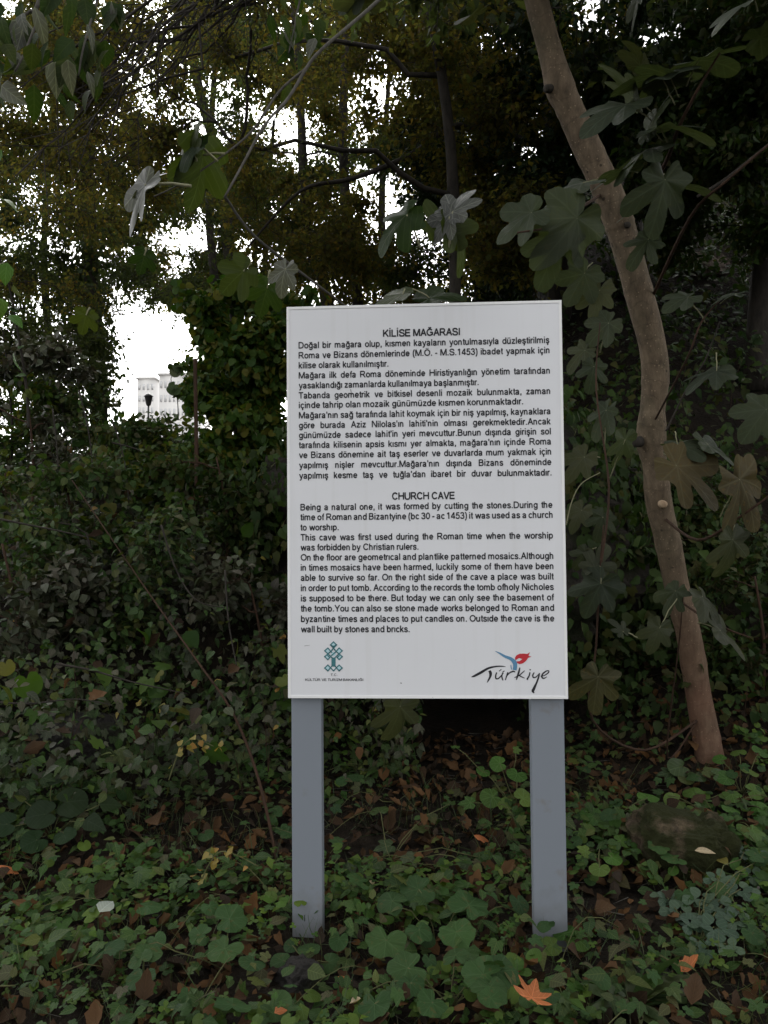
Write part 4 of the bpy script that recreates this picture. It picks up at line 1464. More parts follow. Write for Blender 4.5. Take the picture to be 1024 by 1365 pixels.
        b = gpt(px, d)
        tree('woodland_tree', lab, [(b, .12), (b + np.array([.1, -.1, 1.5]), .11), (b + np.array([0, -.3, 3.0]), .09), (b + np.array([.1, -.5, 5.0]), .05)],
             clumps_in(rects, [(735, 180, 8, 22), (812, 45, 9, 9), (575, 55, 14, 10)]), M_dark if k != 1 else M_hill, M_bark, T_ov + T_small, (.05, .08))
    # vine smothered shrub at the right of the gap
    b = gpt(315, 7.2)
    tree('vine_draped_shrub', 'green vine draped shrub bounding the bright gap on its right', [(b, .05), (P(318, 520, 7.2), .045), (P(312, 430, 7.2), .03), (P(300, 380, 7.2), .02)],
         clumps_in([(262, 385, 395, 560, 6.6, 7.8, 20, .3, 330), (330, 400, 380, 640, 6.6, 7.4, 10, .3, 300), (262, 330, 520, 620, 6.6, 7.4, 8, .28, 260)]), M_vine, M_bark, T_wide + [T_heart[0]], (.05, .085), cat='shrub', hang=.6)
    # low saplings along the left bank
    for px, d, h, lab, lm in ((40, 6.2, 1.5, 'tall bramble sapling at the far left with grey green leaves', M_dull), (95, 5.4, 1.0, 'bushy bramble with dark stems beside the left sapling', M_bank), (300, 5.6, .9, 'leafy bush touching the left side of the sign', M_hill), (190, 6.8, .9, 'bush right below the bright gap', M_bank), (20, 4.6, .9, 'big leaved bush at the left edge half way up', M_dull), (345, 4.9, .8, 'dark bush beside the left edge of the board', M_dull)):
        b = gpt(px, d)
        cl = []
        for k in range(9):
            cl.append((b + np.array([rng.uniform(-.4, .4), rng.uniform(-.3, .25), h * rng.uniform(.35, 1.05)]), .24, 170))
        tree('bramble_bush', lab, [(b, .014), (b + np.array([.02, 0, h * .5]), .011), (b + np.array([-.05, -.05, h]), .006)], cl, lm, M_cane, T_ov + T_wide, (.045, .075), cat='bush', dense=12, twr=.003)
    for px, d, h, lab, lm in ((12, 7.6, 1.7, 'tall leafy bush on the ridge at the far left', M_vine), (85, 8.2, 1.2, 'leafy bush on the ridge below the ivy clad tree', M_bank), (160, 8.4, .7, 'small bush on the ridge under the bright gap', M_vine), (240, 6.4, .8, 'low vine leaved bush at the foot of the wooden stake', M_vine), (130, 4.9, .8, 'tangled bush in the middle of the left bank', M_bank)):
        b = gpt(px, d)
        cl = [(b + np.array([rng.uniform(-.45, .45), rng.uniform(-.3, .3), h * rng.uniform(.3, 1.1)]), .27, 190) for k in range(9)]
        tree('ridge_bush', lab, [(b, .014), (b + np.array([.02, 0, h * .5]), .011), (b + np.array([-.05, -.05, h]), .006)], cl, lm, M_bark, T_ov + T_wide, (.04, .07), cat='bush', dense=10, twr=.003)
    # slope bushes
    for px, d, h, lab, lm in ((985, 5.6, .7, 'bright green bush on the slope below the pale rock', M_bank), (800, 5.3, 1.2, 'dark bush between the sign and the fig trunk', M_hill), (900, 5.8, .8, 'low bush behind the fig trunk', M_bank), (1010, 4.9, .8, 'shaded bush at the right edge behind the fig leaves', M_hill), (700, 6.6, 1.8, 'tall dark bush just above the right corner of the board', M_hill)):
        b = gpt(px, d)
        cl = [(b + np.array([rng.uniform(-.4, .4), rng.uniform(-.25, .25), h * rng.uniform(.2, 1.0)]), .26, 210) for k in range(8)]
        tree('woodland_bush', lab, [(b, .014), (b + np.array([.02, 0, h * .5]), .011), (b + np.array([-.05, -.05, h]), .006)], cl, lm, M_cane, T_ov + T_wide, (.04, .065), cat='bush', dense=12, twr=.003)


woods()


# ---------------------------------------------------------------- rocks
def rock(name, label, c, s, mat, seed, rough=.22, sub=4, rot=0.0):
    bm = bmesh.new()
    bmesh.ops.create_icosphere(bm, subdivisions=sub + 1, radius=1)
    off = Vector((seed * 3.1, seed * 1.7, seed))
    for v in bm.verts:
        p = v.co.copy()
        # squarish, with broken faces
        q = Vector([math.copysign(abs(a) ** .7, a) for a in p])
        q *= 1 + rough * mnoise.fractal(p * 1.3 + off, 1.0, 2.0, 4) + .10 * mnoise.cell(p * 1.6 + off)
        q += p.normalized() * (.06 * mnoise.noise(p * 4 + off) + .045 * mnoise.fractal(p * 9 + off, .8, 2.1, 4))
        q.z -= .10 * mnoise.cell(Vector((p.x * 2.2, p.y * 2.2, 0)) + off)
        v.co = Vector((q.x * s[0], q.y * s[1], q.z * s[2]))
    me = bpy.data.meshes.new(name)
    bm.to_mesh(me)
    bm.free()
    me.materials.append(mat)
    o = bpy.data.objects.new(name, me)
    C.objects.link(o)
    o.location = [float(a) for a in c]
    o.rotation_euler = (0, 0, rot)
    return tag(o, label, 'rock')


M_rmoss = rock_mat('mossy tan rock', (.045, .033, .022), (.23, .17, .11), (.028, .034, .008), .85)
M_rdark = rock_mat('dark grey rock', (.03, .028, .026), (.075, .068, .062), (.03, .034, .018), .25)
M_rpink = rock_mat('pale pinkish rock', (.09, .07, .058), (.20, .155, .13), (.04, .045, .02), .2)
M_rhollow = rock_mat('hollow shade rock', (.02, .017, .014), (.06, .05, .04), (.02, .024, .01), .4)
g = G(930, 1180)
rock('boulder', 'mossy tan boulder with a bare pale top at the lower right', g + np.array([.0, .17, .06]), (.205, .16, .165), M_rmoss, 2.0, rot=-.12)
g = G(400, 1322)
rock('stone', 'dark brown stone in front of the left sign leg', g + np.array([0, .05, .0]), (.075, .07, .07), M_rdark, 5.3, sub=3, rot=.5)
g = G(95, 1010)
rock('stone', 'dark grey stone half hidden in the left bank', g + np.array([0, .05, .08]), (.22, .15, .13), M_rdark, 8.1, rot=.3)
g = G(870, 1310)
rock('stone', 'small dark stone under weeds at the lower right', g + np.array([0, .02, .0]), (.07, .06, .045), M_rdark, 3.7, sub=3)
_d = 5.0
while _d < 11 and P(938, 356, _d)[2] > hgt(P(938, 356, _d)[0], P(938, 356, _d)[1]) + .12:
    _d += .05
p = P(938, 356, _d)
rock('rock_ledge', 'pale pinkish rock ledge showing on the slope at upper right', p + np.array([0, .22 * _d / 6.6, 0]), (.30 * _d / 6.6, .4, .14 * _d / 6.6), M_rpink, 6.4, rot=.1)
rock('hollow_shade_rock', 'overhanging rock added to keep the hollow behind the sign dark', (.66, 6.15, 1.42), (1.4, 1.25, .82), M_rhollow, 9.2, rot=0)  # added rock that blocks light from the hollow


def rock_ivy():
    o = bpy.data.objects['hollow_shade_rock']
    me = o.data
    n = len(me.vertices)
    v = np.empty(n * 3, np.float32)
    me.vertices.foreach_get('co', v)
    v = v.reshape(-1, 3) + np.array(o.location)
    nn = np.empty(n * 3, np.float32)
    me.vertex_normals.foreach_get('vector', nn)
    nn = nn.reshape(-1, 3)
    k = np.nonzero((nn[:, 1] < .3) & (v[:, 2] > .72))[0]
    i = k[rng.integers(0, len(k), 5200)]
    off = rng.random((len(i), 1)) ** 1.5 * .28
    pos = v[i] + nn[i] * off + rng.normal(0, .05, (len(i), 3))
    a = Acc()
    mixscatter(a, T_ivy + T_ov, pos, norm(np.array([0, -.2, -.9]) + rng.normal(0, .5, (len(i), 3))), norm(nn[i] + np.array([0, -.2, .4]) + rng.normal(0, .45, (len(i), 3))), rng.uniform(.05, .10, len(i)))
    root = thing('hanging_ivy', 'dark ivy hanging over the rock behind the sign', 'plant', o.location)
    a.build('leaves', M_hill, root, o.location)


rock_ivy()


# ---------------------------------------------------------------- the fig tree
def fig_leaf(acc, tip_c, L, ydir, nrml, tpl, stalk_to=None, mi=0, stalk_mi=1):
    """one big leaf with its stalk; tip_c is the middle of the blade"""
    yd = norm(np.asarray(ydir, float))
    base = np.asarray(tip_c, float) - yd * L * .35
    acc.scatter(tpl, base[None], yd[None], np.asarray(nrml, float)[None], L, mi)
    if stalk_to is not None:
        q = curve_pts(base, stalk_to, .08, 6)
        q[1:-1] = q[1:-1] * .6 + (base + (np.asarray(stalk_to) - base) * np.linspace(0, 1, 6)[1:-1, None]) * .4
        acc.tube(q, np.linspace(.0025, .0032, 6), 5, stalk_mi)


def vdir(a, depth=0.0):
    """world direction of a picture direction (degrees, 0 right, 90 up), leaning away by depth"""
    return norm(math.cos(R(a)) * _r + math.sin(R(a)) * _u + depth * _f)


def fig():
    g0 = G(948, 1008)
    K = float(np.dot(g0 - CAM, _f)) / 4.25
    base = P(948, 1012, 4.25 * K)
    base[2] = float(hgt(base[0], base[1])) - .08
    pts = [(base, .088 * K), (P(942, 985, 4.25 * K), .076 * K), (P(932, 930, 4.24 * K), .070 * K), (P(919, 850, 4.22 * K), .067 * K), (P(904, 790, 4.2 * K), .066 * K), (P(890, 720, 4.17 * K), .068 * K), (P(879, 672, 4.15 * K), .070 * K), (P(873, 620, 4.13 * K), .066 * K),
           (P(868, 588, 4.12 * K), .080 * K), (P(869, 560, 4.1 * K), .074 * K), (P(870, 545, 4.1 * K), .068 * K), (P(874, 500, 4.08 * K), .072 * K), (P(869, 455, 4.06 * K), .072 * K), (P(853, 395, 4.03 * K), .073 * K), (P(834, 325, 4.0 * K), .072 * K), (P(824, 293, 3.98 * K), .076 * K), (P(806, 245, 3.96 * K), .073 * K), (P(780, 190, 3.93 * K), .071 * K), (P(757, 140, 3.9 * K), .069 * K), (P(747, 118, 3.89 * K), .076 * K), (P(738, 85, 3.88 * K), .064 * K), (P(722, 25, 3.86 * K), .060 * K), (P(708, -30, 3.84 * K), .058 * K), (P(685, -140, 3.8 * K), .054 * K), (P(670, -300, 3.7 * K), .045 * K)]
    root = thing('fig_tree', 'leaning fig tree with a smooth brown trunk right of the sign', 'tree', base)
    arr = np.array([list(p) + [r] for p, r in pts])
    f_ = smooth(arr, 9)
    f_[:, 3] *= .96
    for k_ in (9, 23, 31, 44, 58, 66, 79, 97, 118, 133, 150, 161):
        f_[k_, 3] *= 1.045
        f_[k_ + 1, 3] *= 1.02
    a = Acc()
    a.tube(f_[:, :3], f_[:, 3], 24, bump=.035)
    a.build('trunk', M_figbark, root, base)
    for (px, py, d, r, lab) in ((884, 672, 4.07, .021, 'pale sawn branch stub'), (730, 118, 3.84, .018, 'dark branch scar'), (836, 300, 3.92, .016, 'dark branch scar'), (846, 590, 4.04, .024, 'torn branch collar')):
        c = P(px, py, d * K)
        q = Acc()
        di = norm(c - f_[np.argmin(np.linalg.norm(f_[:, :3] - c, axis=1)), :3])
        q.tube(np.array([c - di * .05, c - di * .005, c + di * .012, c + di * .016]), [r * 1.25, r * 1.1, r, r * .7], 12, bump=.12)
        o = q.build('branch_stub', M_wood if 'sawn' in lab else M_bark, root, base)
        o['label'] = lab
    # limbs carrying the leaves
    br = Acc()

    def limb(pp, r0, r1):
        s = smooth(np.array([P(q[0], q[1], q[2] * (K if q[2] > 3.92 else 1)) for q in pp]), 5)
        br.tube(s, np.linspace(r0, r1, len(s)) * .72, 7, bump=.08)
        return s
    limb([(828, 290, 4.0), (880, 230, 3.6), (905, 170, 3.35), (930, 120, 3.2), (960, 70, 3.1)], .016, .006)
    limb([(868, 400, 4.05), (920, 290, 3.6), (970, 240, 3.4), (1040, 180, 3.3)], .012, .006)
    limb([(800, 260, 3.95), (770, 280, 3.6), (745, 300, 3.4), (690, 310, 3.2)], .012, .005)
    limb([(868, 570, 4.12), (915, 480, 3.7), (935, 430, 3.6), (960, 400, 3.55)], .008, .004)
    limb([(885, 690, 4.15), (930, 720, 3.7), (985, 690, 3.4), (1040, 650, 3.3)], .012, .006)
    limb([(905, 800, 4.2), (950, 830, 3.8), (1000, 850, 3.6)], .010, .005)
    limb([(930, 960, 4.2), (860, 1000, 4.0), (790, 960, 3.6), (795, 860, 3.4), (800, 760, 3.35), (805, 700, 3.3)], .010, .004)
    limb([(930, 960, 4.2), (890, 1010, 4.1), (905, 860, 3.7), (912, 780, 3.65)], .008, .004)
    limb([(800, 760, 3.35), (812, 650, 3.4), (795, 520, 3.5), (800, 430, 3.5)], .008, .004)
    br.build('branch', M_cane, root, base)
    lv = Acc()
    # px, py, depth, length, picture direction of the tip, lean, facing (picture direction, towards viewer), leaf kind, stalk end
    T = T_fig
    spec = [
        (812, 148, 3.35, .26, 205, .3, (40, .8), 0, (868, 160)), (868, 100, 3.3, .24, 160, .5, (75, .5), 1, (905, 130)), (905, 92, 3.25, .22, 20, .4, (95, .4), 0, (900, 140)), (950, 80, 3.2, .26, 18, .5, (100, .45), 2, (915, 115)),
        (835, 110, 3.4, .2, 120, .5, (80, .5), 0, (870, 150)), (905, 165, 3.3, .27, 15, .1, (95, 1.0), 0, (890, 190)), (875, 150, 3.35, .2, 70, .3, (90, .6), 1, (885, 190)),
        (882, 268, 3.35, .27, 262, .1, (75, 1.7), 0, (885, 232)), (850, 205, 3.4, .25, 205, .4, (85, .8), 2, (880, 200)), (815, 235, 3.5, .22, 195, .4, (90, .6), 0, (850, 230)),
        (755, 250, 3.4, .26, 200, .4, (75, .7), 1, (800, 240)), (690, 295, 3.3, .2, 210, .2, (60, 1.0), 0, (730, 305)), (752, 315, 3.3, .30, 235, .1, (60, 1.4), 2, (765, 300)), (738, 338, 3.35, .24, 255, .1, (50, 1.2), 0, (770, 300)),
        (925, 640, 3.5, .30, 320, .1, (70, 1.6), 1, (885, 605)), (1000, 665, 3.35, .30, 300, .1, (80, 1.3), 0, (960, 690)), (925, 590, 3.6, .22, 10, .3, (90, .7), 2, (900, 575)), (960, 600, 3.6, .22, 340, .3, (80, .9), 0, (930, 585)),
        (792, 795, 3.3, .19, 240, .1, (80, 1.8), 0, (800, 752)), (800, 745, 3.35, .14, 60, .1, (90, 1.5), 1, (800, 760)), (795, 922, 3.3, .19, 262, .1, (85, 2.2), 1, (790, 893)), (826, 835, 3.4, .08, 120, .2, (90, 1.0), 0, (850, 850)),
        (875, 850, 3.6, .14, 250, .1, (80, 1.4), 2, (912, 785)), (893, 800, 3.65, .15, 240, .1, (100, 1.0), 0, (912, 785)), (950, 810, 3.6, .2, 310, .4, (60, .8), 2, (930, 790)), (975, 850, 3.6, .24, 330, .4, (70, .8), 0, (930, 830)),
        (800, 700, 3.4, .12, 250, .1, (80, 1.2), 1, (805, 720)), (775, 745, 3.4, .10, 240, .1, (80, 1.3), 1, (795, 730)), (795, 400, 3.6, .16, 250, .2, (85, 1.2), 0, (800, 430)), (800, 440, 3.55, .15, 220, .2, (85, 1.2), 1, (800, 470)), (790, 500, 3.55, .13, 260, .2, (85, 1.5), 0, (797, 520)), (770, 475, 3.6, .13, 220, .2, (80, 1.2), 2, (797, 500)),
        (905, 400, 3.6, .15, 200, .3, (85, .9), 0, (940, 430)), (970, 393, 3.5, .11, 180, .3, (90, .8), 1, (960, 405)), (940, 500, 3.7, .2, 200, .3, (80, .8), 0, (955, 470)), (800, 560, 3.5, .16, 240, .2, (90, .8), 2, (805, 600)),
        (985, 5, 2.9, .2, 200, .2, (80, .9), 0, (1010, 15)), (530, 962, 3.6, .22, 262, .1, (70, 1.0), 0, (545, 930)), (855, 330, 3.6, .16, 230, .2, (80, 1.0), 0, (880, 300)), (975, 740, 3.3, .2, 270, .2, (60, 1.0), 2, (980, 700)), (1010, 560, 3.5, .2, 230, .2, (80, 1.0), 0, (1030, 560)),
        (860, 270, 3.5, .2, 180, .2, (80, .8), 1, (885, 235)), (930, 250, 3.5, .2, 350, .3, (85, .8), 2, (905, 235)), (770, 380, 3.6, .18, 240, .2, (80, 1.1), 0, (790, 350)), (770, 620, 3.6, .15, 230, .2, (80, 1.1), 0, (800, 610)), (830, 600, 3.7, .16, 260, .2, (80, 1.1), 1, (812, 640)), (770, 690, 3.6, .12, 240, .2, (80, 1.1), 2, (800, 690)),
    ]
    browns = {14, 20, 15}
    for i, (px, py, d, L, ang, lean, (na, nf), kd, st) in enumerate(spec):
        yd = vdir(ang, lean * (1 if i % 2 else -.6))
        flat = .45 if py < 270 else .8
        nh = norm(vdir(na + rng.uniform(-25, 25)) * 1.0 - _f * nf * flat * rng.uniform(.7, 1.15))
        fig_leaf(lv, P(px, py, d), L * .92, yd, nh, T[(kd + i * 3) % 8], P(st[0], st[1], d + .05), 2 if i in browns else 0)
    # leaves out of the picture above, which shade the trunk
    for k in range(130):
        c = np.array([rng.uniform(-.2, 2.4), rng.uniform(2.2, 4.6), rng.uniform(4.2, 5.6)])
        fig_leaf(lv, c, rng.uniform(.18, .28), rand_n(1, (0, -.3, -.4), .6)[0], rand_n(1, (0, 0, 1), .4)[0], T[k % 3])
    lv.build('crown', [M_fig, M_petiole, M_figold], root, base)


fig()


# ---------------------------------------------------------------- twigs hanging into the picture
def overhang():
    # two pale twigs from the top edge
    root = thing('overhanging_branch', 'thin grey branch hanging in from the top edge with large leaves', 'branch', P(505, -30, 1.9))
    a, lv = Acc(), Acc()

    def tw(pp, r0, r1):
        s = smooth(np.array([P(*q) for q in pp]), 5)
        a.tube(s, np.linspace(r0, r1, len(s)), 7, bump=.08)
    tw([(760, -700, 2.9), (690, -380, 2.4), (560, -60, 1.9), (505, 0, 1.85), (430, 65, 1.8), (408, 92, 1.8), (385, 130, 1.78), (352, 168, 1.75), (322, 222, 1.72), (300, 262, 1.7)], .0050, .0024)
    tw([(407, 92, 1.8), (372, 122, 1.8), (338, 172, 1.8), (300, 205, 1.8), (240, 245, 1.8), (205, 262, 1.8)], .0032, .0016)
    tw([(300, 262, 1.7), (340, 315, 2.2), (400, 362, 2.8), (470, 415, 3.3)], .003, .005)
    a.build('twig', M_twig, root, P(505, -30, 1.9))
    for px, py, d, L, ang, na, nf, kd, st in [(268, 235, 1.8, .13, 262, 30, .7, 0, (300, 205)), (245, 205, 1.75, .10, 210, 60, .5, 2, (290, 215)), (255, 185, 1.75, .08, 100, 140, .4, 1, (262, 215)), (525, 300, 2.2, .13, 215, 50, .6, 2, (560, 330)), (312, 372, 2.0, .09, 215, 40, 2.0, 0, (335, 350)), (352, 398, 2.1, .08, 250, 60, 2.0, 1, (360, 360)), (600, 290, 2.4, .14, 70, 60, .9, 0, (600, 330)), (615, 320, 2.4, .15, 300, 70, .6, 2, (600, 330)), (520, 396, 3.3, .16, 190, 80, .6, 0, (540, 385)), (590, 392, 3.3, .17, 20, 80, .6, 1, (550, 385)), (190, 350, 1.9, .05, 250, 60, .8, 1, (195, 330)), (112, 430, 2.2, .06, 250, 60, .8, 1, (120, 410))]:
        fig_leaf(lv, P(px, py, d), L, vdir(ang, .2), norm(vdir(na) - _f * nf), T_fig[kd], P(st[0], st[1], d))
    lv.build('leaves', [M_corner, M_petiole], root, P(505, -30, 1.9))
    pl = Acc()
    for px, py, d, L, ang, na, nf, kd, st in [(180, 268, 1.5, .10, 235, 120, .9, 1, (255, 248)), (195, 240, 1.52, .06, 60, 120, .6, 2, (200, 250)), (376, 372, 1.9, .07, 250, 100, .9, 0, (395, 355)), (612, 268, 2.35, .11, 60, 110, 1.0, 0, (598, 330)), (590, 300, 2.35, .09, 230, 80, 1.0, 1, (600, 325))]:
        fig_leaf(pl, P(px, py, d), L, vdir(ang, .1), norm(vdir(na) - _f * nf), T_fig[kd], P(st[0], st[1], d))
    o = pl.build('leaves', [M_grey, M_petiole], root, P(505, -30, 1.9))
    o['label'] = 'pale silvery undersides of turned leaves'

    # long narrow leaves in the top left corner
    root = thing('leafy_branch', 'dark branch with long drooping leaves in the top left corner', 'branch', P(60, -40, 1.3))
    a, lv, gl = Acc(), Acc(), Acc()

    def tw2(pp, r0, r1):
        s = smooth(np.array([P(*q) for q in pp]), 5)
        a = Acc()
        a.tube(s, np.linspace(r0, r1, len(s)), 6, bump=.08)
        a.build('twig', M_twig, root, P(60, -40, 1.3))
        return s
    s1 = tw2([(330, -900, 2.2), (170, -330, 1.5), (80, -50, 1.3), (62, 5, 1.3), (45, 40, 1.28), (33, 70, 1.27), (20, 95, 1.26)], .004, .0016)
    s2 = tw2([(170, -330, 1.5), (60, -20, 1.4), (40, 15, 1.4), (0, 36, 1.4), (-40, 45, 1.4)], .004, .002)
    s3 = tw2([(170, -330, 1.5), (150, -60, 1.5), (130, 0, 1.5), (112, 60, 1.45), (105, 100, 1.45)], .004, .0016)
    s4 = tw2([(690, -380, 2.4), (420, -60, 2.0), (400, 0, 2.0), (392, 40, 2.0), (385, 70, 2.0)], .004, .0016)
    for S_, k in ((s1, 22), (s2, 22), (s3, 34), (s4, 26)):
        for i in range(k):
            c = S_[rng.integers(len(S_) // 2, len(S_))] + rng.normal(0, .03, 3)
            L = rng.uniform(.035, .06)
            yd = norm(np.array([rng.normal(0, .45), rng.normal(0, .35), -1.0]))
            nh = norm(rng.normal(0, .7, 3) - _f * .9)
            tpl = (T_ov + T_long)[rng.integers(0, 5)]
            (gl if rng.random() < .16 else lv).scatter(tpl, c[None], yd[None], nh[None], L)
    lv.build('leaves', M_corner, root, P(60, -40, 1.3))
    o = gl.build('leaves', M_grey, root, P(60, -40, 1.3))  # paler colour stands in for blue-white highlights on some of the leaves
    o['label'] = 'pale leaves with highlights put into their colour'

    # rounded fresh leaves at the left edge
    root = thing('leafy_shoot', 'fresh green leafy shoot rising along the left picture edge', 'shoot', P(-12, 560, 1.7))
    a, lv = Acc(), Acc()
    s = smooth(np.array([onground(-1.02, 1.75), P(-30, 640, 1.7), P(-22, 480, 1.65), P(-12, 350, 1.6), P(-6, 240, 1.55), P(-12, 120, 1.5)]), 5)
    a.tube(s, np.linspace(.004, .002, len(s)), 6)
    a.build('stem', M_stemg, root, P(-12, 560, 1.7))
    for px, py in ((4, 150), (10, 200), (2, 230), (8, 265), (12, 290), (3, 305), (8, 330), (-6, 180), (18, 350), (4, 395), (20, 420), (-5, 440), (26, 470)):
        lv.scatter(T_wide[py % 2], P(px - 8, py, 1.55)[None], vdir(rng.uniform(200, 350))[None], norm(vdir(rng.uniform(40, 140)) - _f * rng.uniform(.2, 1.0))[None], rng.uniform(.03, .05))
    lv.build('leaves', M_round, root, P(-12, 560, 1.7))


overhang()


# ---------------------------------------------------------------- canes, stakes and stems
def cane(name, label, pp, r0, r1, mat, cat, leaves=0, lm=None, tpls=None, size=(.03, .05), group=None):
    s = smooth(np.array([P(*q) for q in pp]), 6)
    root = thing(name, label, cat, s[0], group)
    a = Acc()
    a.tube(s, np.linspace(r0, r1, len(s)), 7, bump=.06)
    a.build('stem', mat, root, s[0])
    if leaves:
        lv = Acc()
        i = rng.integers(2, len(s), leaves)
        pos = s[i] + rng.normal(0, .02, (leaves, 3))
        mixscatter(lv, tpls, pos, norm(rng.normal(0, 1, (leaves, 3)) + np.array([0, -.3, -.2])), rand_n(leaves, (0, -.5, 1), .4), rng.uniform(size[0], size[1], leaves))
        lv.build('leaves', lm, root, s[0])
    return root


cane('wooden_stake', 'straight brown stake standing in the vines left of the sign', [(262, 648, 6.0), (262, 600, 6.0), (261, 540, 6.0), (260, 478, 6.0)], .016, .014, M_cane, 'stake')
cane('dried_cane', 'reddish dead stem slanting down the left bank to the sign leg', [(96, 640, 5.0), (150, 720, 4.7), (205, 800, 4.4), (262, 880, 4.1), (310, 950, 3.9), (345, 1040, 3.7), (372, 1160, 3.5)], .003, .008, M_cane, 'cane')
cane('ivy_shoot', 'ivy shoot with dark leaves standing against the bright gap', [(238, 560, 6.0), (236, 530, 6.0), (228, 505, 6.0), (240, 488, 6.0)], .004, .002, M_bark, 'shoot', 12, M_ivy, T_ivy + T_heart, (.06, .10))
cane('bramble_cane', 'dark arching cane curving up at the far left', [(38, 570, 4.6), (36, 520, 4.6), (25, 450, 4.5), (12, 380, 4.4), (-5, 335, 4.3)], .009, .004, M_bark, 'cane', 14, M_bank, T_ov, (.05, .08))
cane('bramble_cane', 'dark cane lying level across the left bank', [(-10, 690, 3.9), (30, 698, 3.9), (80, 708, 3.9), (115, 716, 3.9)], .006, .003, M_bark, 'cane')
cane('bramble_cane', 'dark cane drooping to the right above the stones on the left bank', [(75, 885, 3.6), (120, 893, 3.6), (180, 910, 3.6), (250, 925, 3.6)], .006, .002, M_bark, 'cane', 10, M_bank, T_ov, (.03, .05))
cane('bramble_cane', 'thin cane at the left edge low on the bank', [(-20, 935, 3.5), (40, 938, 3.5), (100, 932, 3.5), (150, 940, 3.5)], .005, .002, M_bark, 'cane', 8, M_dull, T_ov, (.03, .05))
for pp, lab in (([(150, 560, 6.2), (165, 610, 6.0), (172, 670, 5.8)], 'short dark stem standing under the bright gap'), ([(70, 545, 5.6), (76, 600, 5.5), (80, 690, 5.4)], 'dark upright stem near the top of the far left bank'), ([(105, 520, 5.4), (118, 575, 5.3), (125, 640, 5.2)], 'leaning stem right of the upright one on the left bank'), ([(215, 700, 4.6), (235, 760, 4.5), (262, 800, 4.4), (300, 810, 4.4)], 'thin cane bending right in the middle of the bank'), ([(300, 760, 4.5), (305, 830, 4.3), (318, 900, 4.1)], 'slim cane close to the left side of the board'), ([(150, 590, 5.5), (185, 600, 5.5), (215, 622, 5.5)], 'thin cane arching right below the bright gap')):
    cane('bramble_cane', lab, pp, .006, .003, M_bark, 'cane', 8, M_bank, T_ov, (.03, .055))
cane('dead_twig', 'bare twig slanting upward right of the fig trunk', [(888, 575, 3.9), (915, 520, 3.85), (940, 480, 3.8), (960, 428, 3.75)], .005, .003, M_bark, 'twig')
cane('dead_twig', 'long dark twig slanting across the upper right corner', [(930, 262, 4.6), (965, 240, 4.6), (1000, 212, 4.6), (1040, 180, 4.6)], .009, .006, M_bark, 'twig')
cane('dead_twig', 'pale forked twig beside the fern leaved plant', [(995, 1210, 3.0), (1004, 1196, 3.0), (1012, 1182, 3.0)], .004, .005, M_twig, 'twig')
cane('bramble_cane', 'pale arching stalk right of the board at mid height', [(755, 700, 3.5), (762, 670, 3.5), (775, 645, 3.5), (800, 630, 3.5)], .003, .002, M_petiole, 'cane')
cane('bramble_cane', 'slim cane with yellow leaves low on the bank left of the sign', [(225, 1040, 3.4), (240, 1000, 3.4), (258, 985, 3.4), (285, 995, 3.4)], .003, .002, M_stemg, 'cane', 16, M_yellow, T_wide, (.025, .04))
cane('bramble_cane', 'slim cane with yellow leaves just left of the left sign leg', [(262, 1190, 3.0), (280, 1150, 3.0), (300, 1135, 3.0), (345, 1155, 3.0)], .003, .002, M_stemg, 'cane', 20, M_yellow, T_wide, (.022, .038))


# ---------------------------------------------------------------- low plants near the sign
def rosette(name, label, g, leaves, lm, tpls, stemm=M_stemg, group=None, lift=.0, grow=1.0, lean=0.0):
    """leaves: (px, py, length, tip direction in the picture, height above ground, tilt)"""
    root = thing(name, label, 'plant', g, group)
    lv, st = Acc(), Acc()
    for i, (px, py, L, ang, h, tilt) in enumerate(leaves):
        h = h + lift
        L = L * grow
        tilt = tilt + lean
        q = G(px, py + h * FPX / 2.75)
        c = np.array([q[0], q[1], q[2] + h])
        yd = norm(math.cos(R(ang)) * np.array([1.0, 0, 0]) + math.sin(R(ang)) * np.array([0, 1.0, .15]))
        nh = norm(np.array([rng.normal(0, .15), -tilt, 1.0]))
        base = c - yd * L * .1
        lv.scatter(tpls[i % len(tpls)], base[None], yd[None], nh[None], L)
        s = curve_pts(g, base, .1, 6)
        st.tube(s, .0022, 5)
    st.build('stem', stemm, root, g)
    lv.build('leaves', lm, root, g)
    return root


